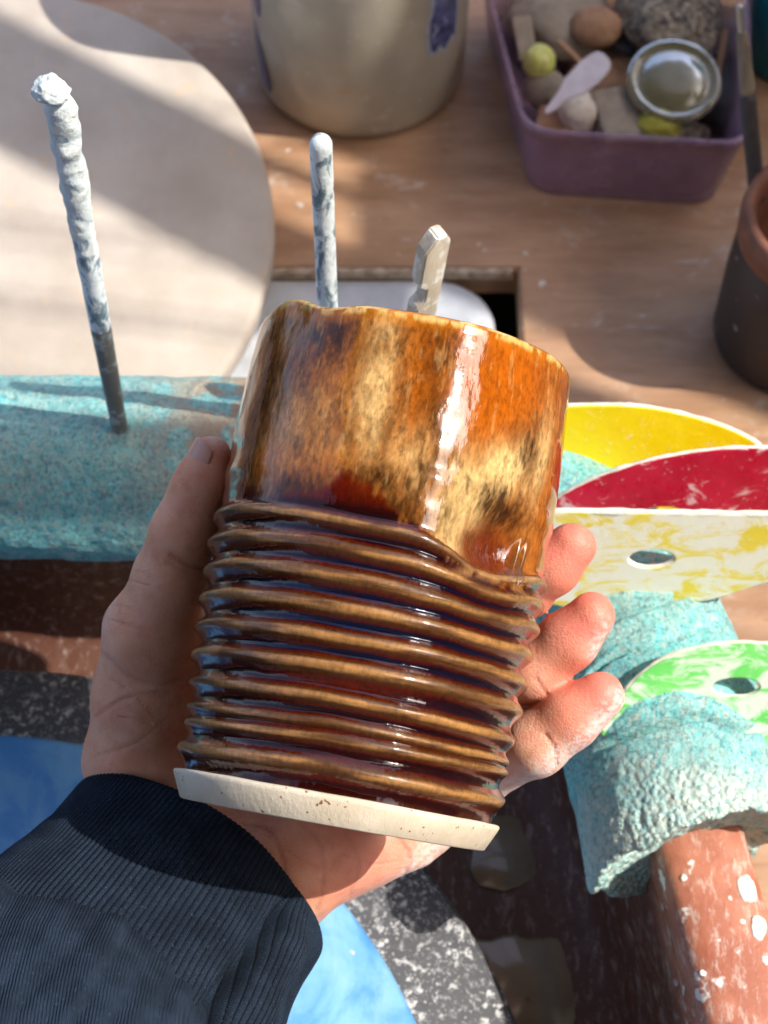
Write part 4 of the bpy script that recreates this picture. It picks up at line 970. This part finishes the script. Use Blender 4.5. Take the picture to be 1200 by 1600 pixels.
# nails
m = N("nail"); m.set(Base_Color=lin(214, 164, 144), Roughness=.3, Subsurface_Weight=.2, Subsurface_Radius=(.003, .001, .0006)); M_NAIL = m.m
def nail(tip, base, nrm_, r, w=75, ln=1.15, off=.03, ext=.12):
    d = tip-base; d /= np.linalg.norm(d); n_ = nrm_-d*(nrm_@d); n_ /= np.linalg.norm(n_); s_ = np.cross(d, n_)
    us = np.linspace(-1, 1, 17); ts = np.linspace(0, 1, 15); V = []
    for lay in (0, -.05):
        for t in ts:
            for u in us:
                a = R(w)*u*(1-.12*(1-t)**2); along = -ln+ln*t+ext-.22*(u*u)*(t > .5)*(t-.5)*2+.18*(u*u)*(t < .4)*(1-t/.4)
                rr = (r+off+lay)*(1-.28*max(0, (along+.15))/max(r, .1)*.6)
                V.append(tip+d*along+n_*rr*math.cos(a)+s_*rr*math.sin(a))
    V = np.array(V); k = 17*15; Q1 = gridq(17, 15, False); Q2 = Q1[:, ::-1]+k
    edge = [j for j in range(17)]+[i*17+16 for i in range(1, 15)]+[14*17+j for j in range(15, -1, -1)]+[i*17 for i in range(13, 0, -1)]
    e = np.array(edge); e2 = np.roll(e, -1); Q3 = np.stack([e, e+k, e2+k, e2], 1)
    link("nail", npmesh(V, np.vstack([Q1, Q2, Q3])), M_NAIL, person)
nail(TH_[0][0], TH_[1][0], -RT*1.0+UP*.25-FW*.80, .58, 60, 1.45, .05, .42)
nail(IX[0][0], IX[1][0], RT*.95+UP*.45+FW*.45, .64, 60, 1.0, .03, .32)
nail(MI[0][0], MI[1][0], RT*.95+UP*.35+FW*.45, .66, 60, 1.0, .03, .32)
nail(RG[0][0], RG[1][0], RT*.95+UP*.15+FW*.45, .66, 60, 1.0, .03, .32)

# ---- cuff
def sleeve_tube(ctrs, majs, mins, dirs, nu, step, fn, name, mat):
    ctr, s_ = resample(np.c_[catmull(np.c_[ctrs, majs, mins], 16)], step)
    P = ctr[:, :3]; A = ctr[:, 3]; Bm = ctr[:, 4]; n_ = len(P); T_ = np.gradient(P, axis=0); T_ /= np.linalg.norm(T_, axis=1)[:, None]
    M1 = np.tile(dirs, (n_, 1)); M1 -= T_*(M1*T_).sum(1)[:, None]; M1 /= np.linalg.norm(M1, axis=1)[:, None]; M2 = np.cross(T_, M1)
    if (M2 @ FW).mean() > 0: M2 = -M2                # M2 faces the camera
    th = np.linspace(0, 2*np.pi, nu, endpoint=False)
    sS = np.repeat(s_-s_[0], nu); tt = np.tile(th, n_); i = np.repeat(np.arange(n_), nu)
    ring = np.cos(tt)[:, None]*M1[i]; ring2 = np.sin(tt)[:, None]*M2[i]
    base = P[i]+ring*A[i][:, None]+ring2*Bm[i][:, None]
    nr = ring/A[i][:, None]+ring2/Bm[i][:, None]; nr /= np.linalg.norm(nr, axis=1)[:, None]
    d, sh2 = fn(sS, tt, base, s_[-1]-s_[0])
    V = base+nr*d[:, None]-T_[i]*0+T_[i]*sh2[:, None]
    return V, n_, tt, sS
cuts = [C(316, 1352, 46.9), C(268, 1420, 45.8), C(218, 1492, 44.6), C(165, 1572, 43.2), C(105, 1665, 41.6), C(40, 1770, 40)]
majdir = RT*353/427-UP*240/427
def cuff_fn(s, t, base, L):
    ribs = np.abs(np.sin(t*78+.9*np.sin(t*3)+(fbm(base*.5, 2, 301)-.5)*1.2))**.8
    fold = -.62*np.exp(-((t-(.93+.03*s))/.06)**2) + .38*np.exp(-((t-(.68+.03*s))/.20)**2)+.12*np.exp(-((t-(1.15+.03*s))/.14)**2)
    fold *= sm(-.2, 1.6, s)
    big = (fbm(base*.38, 3, 305)-.5)*.55*sm(0, 2, s)
    edge = np.where(s < .35, -.22*(1-s/.35)**2, 0)
    d = ribs*.055+fold+big+edge
    ax = -(fbm(np.c_[np.cos(t)*1.2, np.sin(t)*1.2, t*0], 2, 308)-.5)*.35*sm(2, 0, s)
    return d, ax
nuC = 1560
V, n_, tt, sS = sleeve_tube(np.array(cuts), [4.05, 4.2, 4.4, 4.6, 4.7, 4.8], [2.9, 3.0, 3.2, 3.35, 3.4, 3.5], majdir, nuC, .07, cuff_fn, "cuff", None)
# turned-in edge
first = V[:nuC]; c0 = first.mean(0); tdir = (np.array(cuts[1])-cuts[0]); tdir /= np.linalg.norm(tdir)
inner = [(first-c0)*k+c0+tdir*z_ for k, z_ in ((.86, 1.2), (.88, .5), (.91, .12), (.955, -.05))]
V = np.vstack(inner+[V]); me = npmesh(V, gridq(nuC, n_+4))
ribm = np.r_[np.tile(np.abs(np.sin(tt[:nuC]*78+.9*np.sin(tt[:nuC]*3)))**.8, 4), np.abs(np.sin(tt*78+.9*np.sin(tt*3)+(fbm(V[4*nuC:]*.5, 2, 301)-.5)*1.2))**.8]
attr(me, "rib", ribm); attr(me, "alongk", np.r_[np.zeros(nuC*4), sS])
def knit(name, use):
    m = N(name); c = m.mix(lin(26, 36, 49), lin(37, 49, 65), m.ramp(m.noise(1.0, 4), .3, .7))
    if use:
        c = m.mix(c, lin(9, 13, 20), m.ramp(m.at("rib").outputs["Fac"], .55, .1))
        w = m.math('SINE', m.math('MULTIPLY', m.at("alongk").outputs["Fac"], 75.0)); 
    else:
        w_ = m.n("TexWave"); w_.inputs["Scale"].default_value = 4.2; w_.inputs["Distortion"].default_value = 1.5; w_.inputs["Detail"].default_value = 1; m.l(m.coord((1, .8, .4)), w_.inputs[0]); w = w_.outputs[1]
    c = m.mix(c, lin(96, 108, 124), m.math('MULTIPLY', m.ramp(m.noise(11, 3, .7), .6, .75), .35))
    m.set(Base_Color=c, Roughness=.95, Specular_IOR_Level=.15, Sheen_Weight=.0)
    b = m.bump(w, .012 if use else .03); m.bump(m.noise(13, 3, .7), .02, prev=b); return m.m
link("cuff", me, knit("navy_rib_knit", True), person)
bodyc = [C(46, 1706, 42.8), C(26, 1742, 42.0), C(4, 1782, 41.2), C(60, 1730, 40.8), C(-10, 1840, 39.2), C(-90, 1960, 37.6)]
def body_fn(s, t, base, L):
    q = np.c_[np.cos(t)*1.7, np.sin(t)*1.7, s*.22]
    wv = (fbm(q*1.6+3, 3, 320)-.5)*1.1*sm(0, 2.2, s)+(np.abs(fbm(np.c_[q[:, :2]*3.2, s*.35], 3, 322)-.5)*2-.4)*.45*sm(0, 1.2, s)
    wv += .35*np.exp(-((t-1.9-.12*s)/.16)**2)*sm(.3, 1.5, s)-.3*np.exp(-((t-2.2-.14*s)/.10)**2)*sm(.3, 1.5, s)
    return wv, s*0
V, n_, tt, sS = sleeve_tube(np.array(bodyc), [4.3, 5.25, 5.6, 5.7, 5.8, 6.0], [3.0, 4.45, 4.9, 5.0, 5.1, 5.2], majdir, 420, .09, body_fn, "sleeve", None)
V[:, :] += 0
V -= majdir*.9
link("sleeve", npmesh(V, gridq(420, n_)), knit("navy_knit", False), person)
